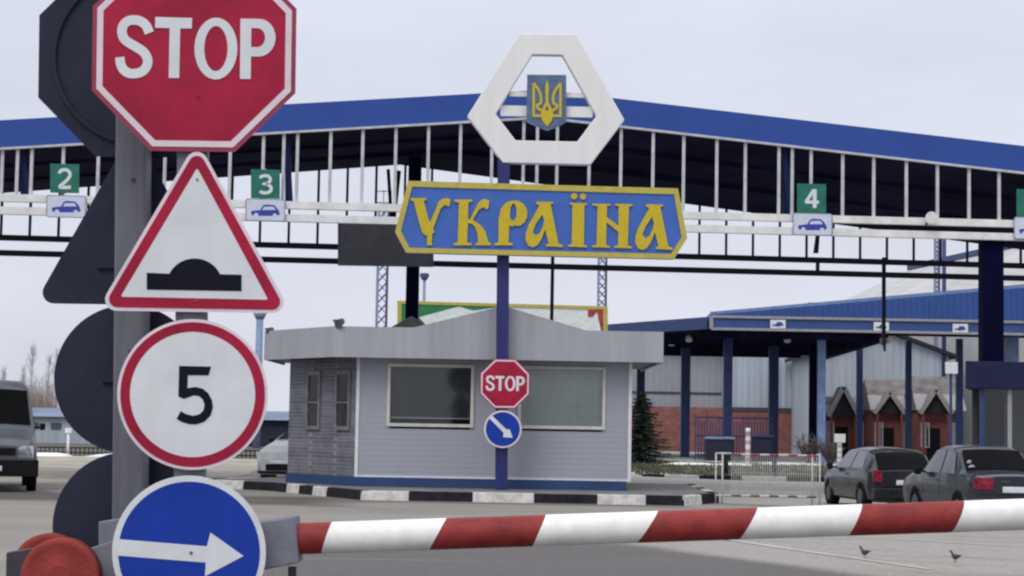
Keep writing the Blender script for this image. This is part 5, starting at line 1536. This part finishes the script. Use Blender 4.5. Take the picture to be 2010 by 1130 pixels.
hatch = dict(L=4.25, W=1.70, zb=.2,
    belt=[(0, .86), (.5, .93), (1.6, .93), (2.9, .90), (3.7, .80), (4.25, .60)],
    top=[(0, .90), (.22, .95), (.62, 1.30), (.95, 1.41), (1.9, 1.44), (2.5, 1.39), (3.28, .96), (3.8, .84), (4.25, .62)],
    hw=[(0, .76), (.25, .83), (1, .85), (3.2, .85), (3.9, .81), (4.25, .66)],
    tw=[(0, .70), (.5, .62), (1.0, .57), (2.4, .57), (3.25, .70), (4.25, .60)],
    side_win=[(.70, 1.0, 1.62, 1.62), (1.72, 1.72, 2.36, 2.95)], ws=(3.18, 2.56), rw=(.20, .66),
    wr=.30, wheels=(.78, 3.40), mirror=(2.85, .96), door_lines=[1.66, 2.95],
    boxes=[('tail_lamp', [(-.77, -.58, -.03, .12, .66, .93), (.58, .77, -.03, .12, .66, .93)], M['lamp_red']),
           ('bumper', [(-.78, .78, -.08, .14, .30, .52)], M['car_grey']),
           ('number_plate', [(-.26, .26, -.035, .01, .60, .71)], M['number_plate']),
           ('door_handle', [(-.862, -.845, 1.78, 1.93, .79, .82), (.845, .862, 1.78, 1.93, .79, .82)], M['plastic_black']),
           ('tailgate_seam', [(-.60, .60, -.006, .02, .545, .555)], M['plastic_black']),
           ('headlamp', [(-.64, -.38, 4.10, 4.26, .56, .68), (.38, .64, 4.10, 4.26, .56, .68)], M['lamp_clear'])])
sedan = dict(L=4.2, W=1.65, zb=.2,
    belt=[(0, .86), (.9, .90), (2.6, .88), (3.6, .83), (4.2, .74)],
    top=[(0, .89), (.1, .93), (.85, .96), (1.35, 1.36), (1.6, 1.42), (2.3, 1.43), (2.55, 1.38), (3.12, .93), (3.8, .88), (4.2, .78)],
    hw=[(0, .79), (.2, .82), (3.9, .82), (4.2, .78)],
    tw=[(0, .72), (.8, .70), (1.35, .60), (2.5, .60), (3.1, .70), (4.2, .70)],
    side_win=[(1.05, 1.42, 1.86, 1.80), (1.90, 1.94, 2.46, 2.86)], ws=(3.03, 2.58), rw=(.90, 1.34),
    wr=.29, wheels=(.82, 3.3), mirror=(2.8, .93), door_lines=[1.84, 2.86],
    boxes=[('tail_lamp', [(-.79, -.43, -.03, .06, .66, .88), (.43, .79, -.03, .06, .66, .88)], M['lamp_red']),
           ('bumper', [(-.82, .82, -.14, .05, .36, .50)], M['rim_metal']),
           ('number_plate', [(-.26, .26, -.035, .01, .61, .72)], M['number_plate']),
           ('door_handle', [(-.832, -.815, 1.92, 2.06, .77, .80), (.815, .832, 1.92, 2.06, .77, .80)], M['rim_metal']),
           ('boot_seam', [(-.70, .70, -.006, .02, .575, .585)], M['plastic_black']),
           ('boot_badge', [(-.3, -.12, -.012, .01, .80, .825)], M['rim_metal']),
           ('headlamp', [(-.72, -.36, 4.14, 4.22, .56, .74), (.36, .72, 4.14, 4.22, .56, .74)], M['lamp_clear'])])
silver = dict(L=4.3, W=1.74, zb=.2,
    belt=[(0, .88), (.5, .97), (2.9, .95), (3.6, .86), (4.1, .70), (4.3, .56)],
    top=[(0, .92), (.1, .99), (.6, 1.02), (1.2, 1.40), (1.9, 1.47), (2.4, 1.43), (3.25, 1.02), (3.8, .90), (4.15, .74), (4.3, .58)],
    hw=[(0, .74), (.3, .83), (1, .87), (3.3, .87), (3.9, .82), (4.15, .72), (4.3, .55)],
    tw=[(0, .66), (.6, .68), (1.2, .60), (2.4, .60), (3.2, .72), (3.9, .66), (4.3, .40)],
    side_win=[(.95, 1.25, 1.7, 1.7), (1.8, 1.8, 2.3, 2.9)], ws=(3.15, 2.46), rw=(.68, 1.16),
    wr=.31, wheels=(.8, 3.42), mirror=(2.85, 1.0), door_lines=[1.75, 2.95],
    boxes=[('headlamp', [(-.76, -.48, 3.92, 4.14, .62, .76), (.48, .76, 3.92, 4.14, .62, .76)], M['lamp_clear']),
           ('grille', [(-.40, .40, 4.20, 4.315, .30, .46)], M['plastic_black']),
           ('bumper', [(-.62, .62, 4.10, 4.33, .22, .29)], M['plastic_black']),
           ('number_plate', [(-.26, .26, 4.30, 4.335, .47, .56)], M['number_plate']),
           ('tail_lamp', [(-.74, -.5, -.03, .1, .7, .9), (.5, .74, -.03, .1, .7, .9)], M['lamp_red'])])
van = dict(L=5.5, W=2.07, zb=.40,
    belt=[(0, 1.30), (3.9, 1.32), (4.7, 1.18), (5.2, 1.02), (5.5, .90)],
    top=[(0, 2.36), (.15, 2.43), (3.3, 2.46), (3.75, 2.38), (4.0, 2.26), (4.55, 1.38), (4.8, 1.30), (5.3, 1.14), (5.5, 1.00)],
    hw=[(0, .98), (.2, 1.03), (4.4, 1.03), (5.2, .99), (5.5, .90)],
    tw=[(0, .80), (.3, .84), (3.9, .80), (4.5, .94), (5.5, .82)],
    side_win=[(.5, .5, 1.7, 1.7), (1.85, 1.85, 3.0, 3.0), (3.15, 3.15, 3.75, 4.3)], ws=(4.50, 4.02), rw=(.02, .06),
    sglass=M['glass_dark'],
    wr=.36, wheels=(1.2, 4.6), mirror=(4.25, 1.42), door_lines=[3.05, 4.35],
    boxes=[('headlamp', [(-.92, -.58, 5.34, 5.50, .74, 1.00), (.58, .92, 5.34, 5.50, .74, 1.00)], M['lamp_clear']),
           ('grille', [(-.54, .54, 5.42, 5.525, .80, .96)], M['plastic_black']),
           ('bumper', [(-1.03, 1.03, 5.30, 5.62, .34, .70)], M['plastic_black']),
           ('number_plate', [(-.26, .26, 5.62, 5.635, .46, .57)], M['number_plate'])])
def ground_at(px, Y, z): p = P(px, 800, Y); return (p.x, Y, z)
v = vehicle('parked_car', 'dark grey hatchback seen from behind, beside the white railing', 'car', hatch, M['car_grey'], ground_at(1726, 44.3, -.10), 6.0)
v.scale = (1.0, 1.0, .96)
v = vehicle('parked_car', 'dark blue grey boxy sedan with red tail lamp, nearest car at the right edge', 'car', sedan, M['car_green'], ground_at(1916, 38.0, -.10), 6.0)
v.scale = (1.03, 1.03, 1.04)
rwin = [o for o in v.children if o.name.startswith('rear_window')][0]
q = MB(); q.tube((-.50, -1.16, 1.02), (-.50, -1.145, 1.03), .065, n=14); q.tube((-.52, -1.09, 1.13), (-.52, -1.075, 1.14), .04, n=10)
ROOT[rwin.name] = Vector((0, 0, 0)); put('sticker', q, M['white_paint'], rwin)
v = vehicle('parked_car', 'silver car facing the camera, half hidden behind the left side of the kiosk', 'car', silver, M['car_silver'], ground_at(624, 53.6, 0), 160.0)
v.scale = (1.05, 1.05, 1.08)
vehicle('parked_van', 'grey van with dark windscreen facing the camera at the left edge', 'van', van, M['van_grey'], ground_at(-20, 44.3, 0), 196.0)
# white sticker in the sedan's rear window is a thing of the car: small charm
# ------------------------------------------------------------------ pigeons
def pigeon(px, py, lab, yaw):
    c = G(px, py + 9, gz(4)); x, y, z = c
    t = thing('pigeon', lab, 'bird', (x, y, z)); t.rotation_euler = (0, 0, R(yaw)); t.scale = (.62, .62, .62); ROOT[t.name] = Vector((0, 0, 0))
    bm = MB(); secs = [(-.19, .155, .012, .006), (-.12, .145, .028, .016), (-.06, .13, .045, .042), (.0, .115, .052, .055), (.05, .12, .05, .055), (.09, .15, .036, .042), (.115, .19, .026, .028), (.135, .215, .028, .028), (.16, .222, .022, .022), (.175, .216, .006, .006), (.195, .21, .002, .002)]
    k = 10; vs = []
    for (yy, zz, rx, rz) in secs:
        for i in range(k):
            a = 2 * math.pi * i / k; vs.append((yy, rx * math.cos(a), zz + rz * math.sin(a)))
    bm.add(vs, [(j * k + i, j * k + (i + 1) % k, (j + 1) * k + (i + 1) % k, (j + 1) * k + i) for j in range(len(secs) - 1) for i in range(k)], 0, True)
    bm.add(vs, [list(range(k)), list(range((len(secs) - 1) * k, len(secs) * k))])
    put('body', bm, M['pigeon'], t)
    for s in (-1, 1):
        q = MB(); q.tube((.01, s * .022, .075), (.015, s * .024, .004), .006, .004, n=5); q.tube((-.012, s * .024, .004), (.04, s * .024, .004), .004, .003, n=5); put('leg', q, M['boom_red'], t)
pigeon(1698, 1086, 'small grey pigeon on the asphalt, left of two', 122)
pigeon(1876, 1095, 'small grey pigeon on the asphalt, right of two', 118)
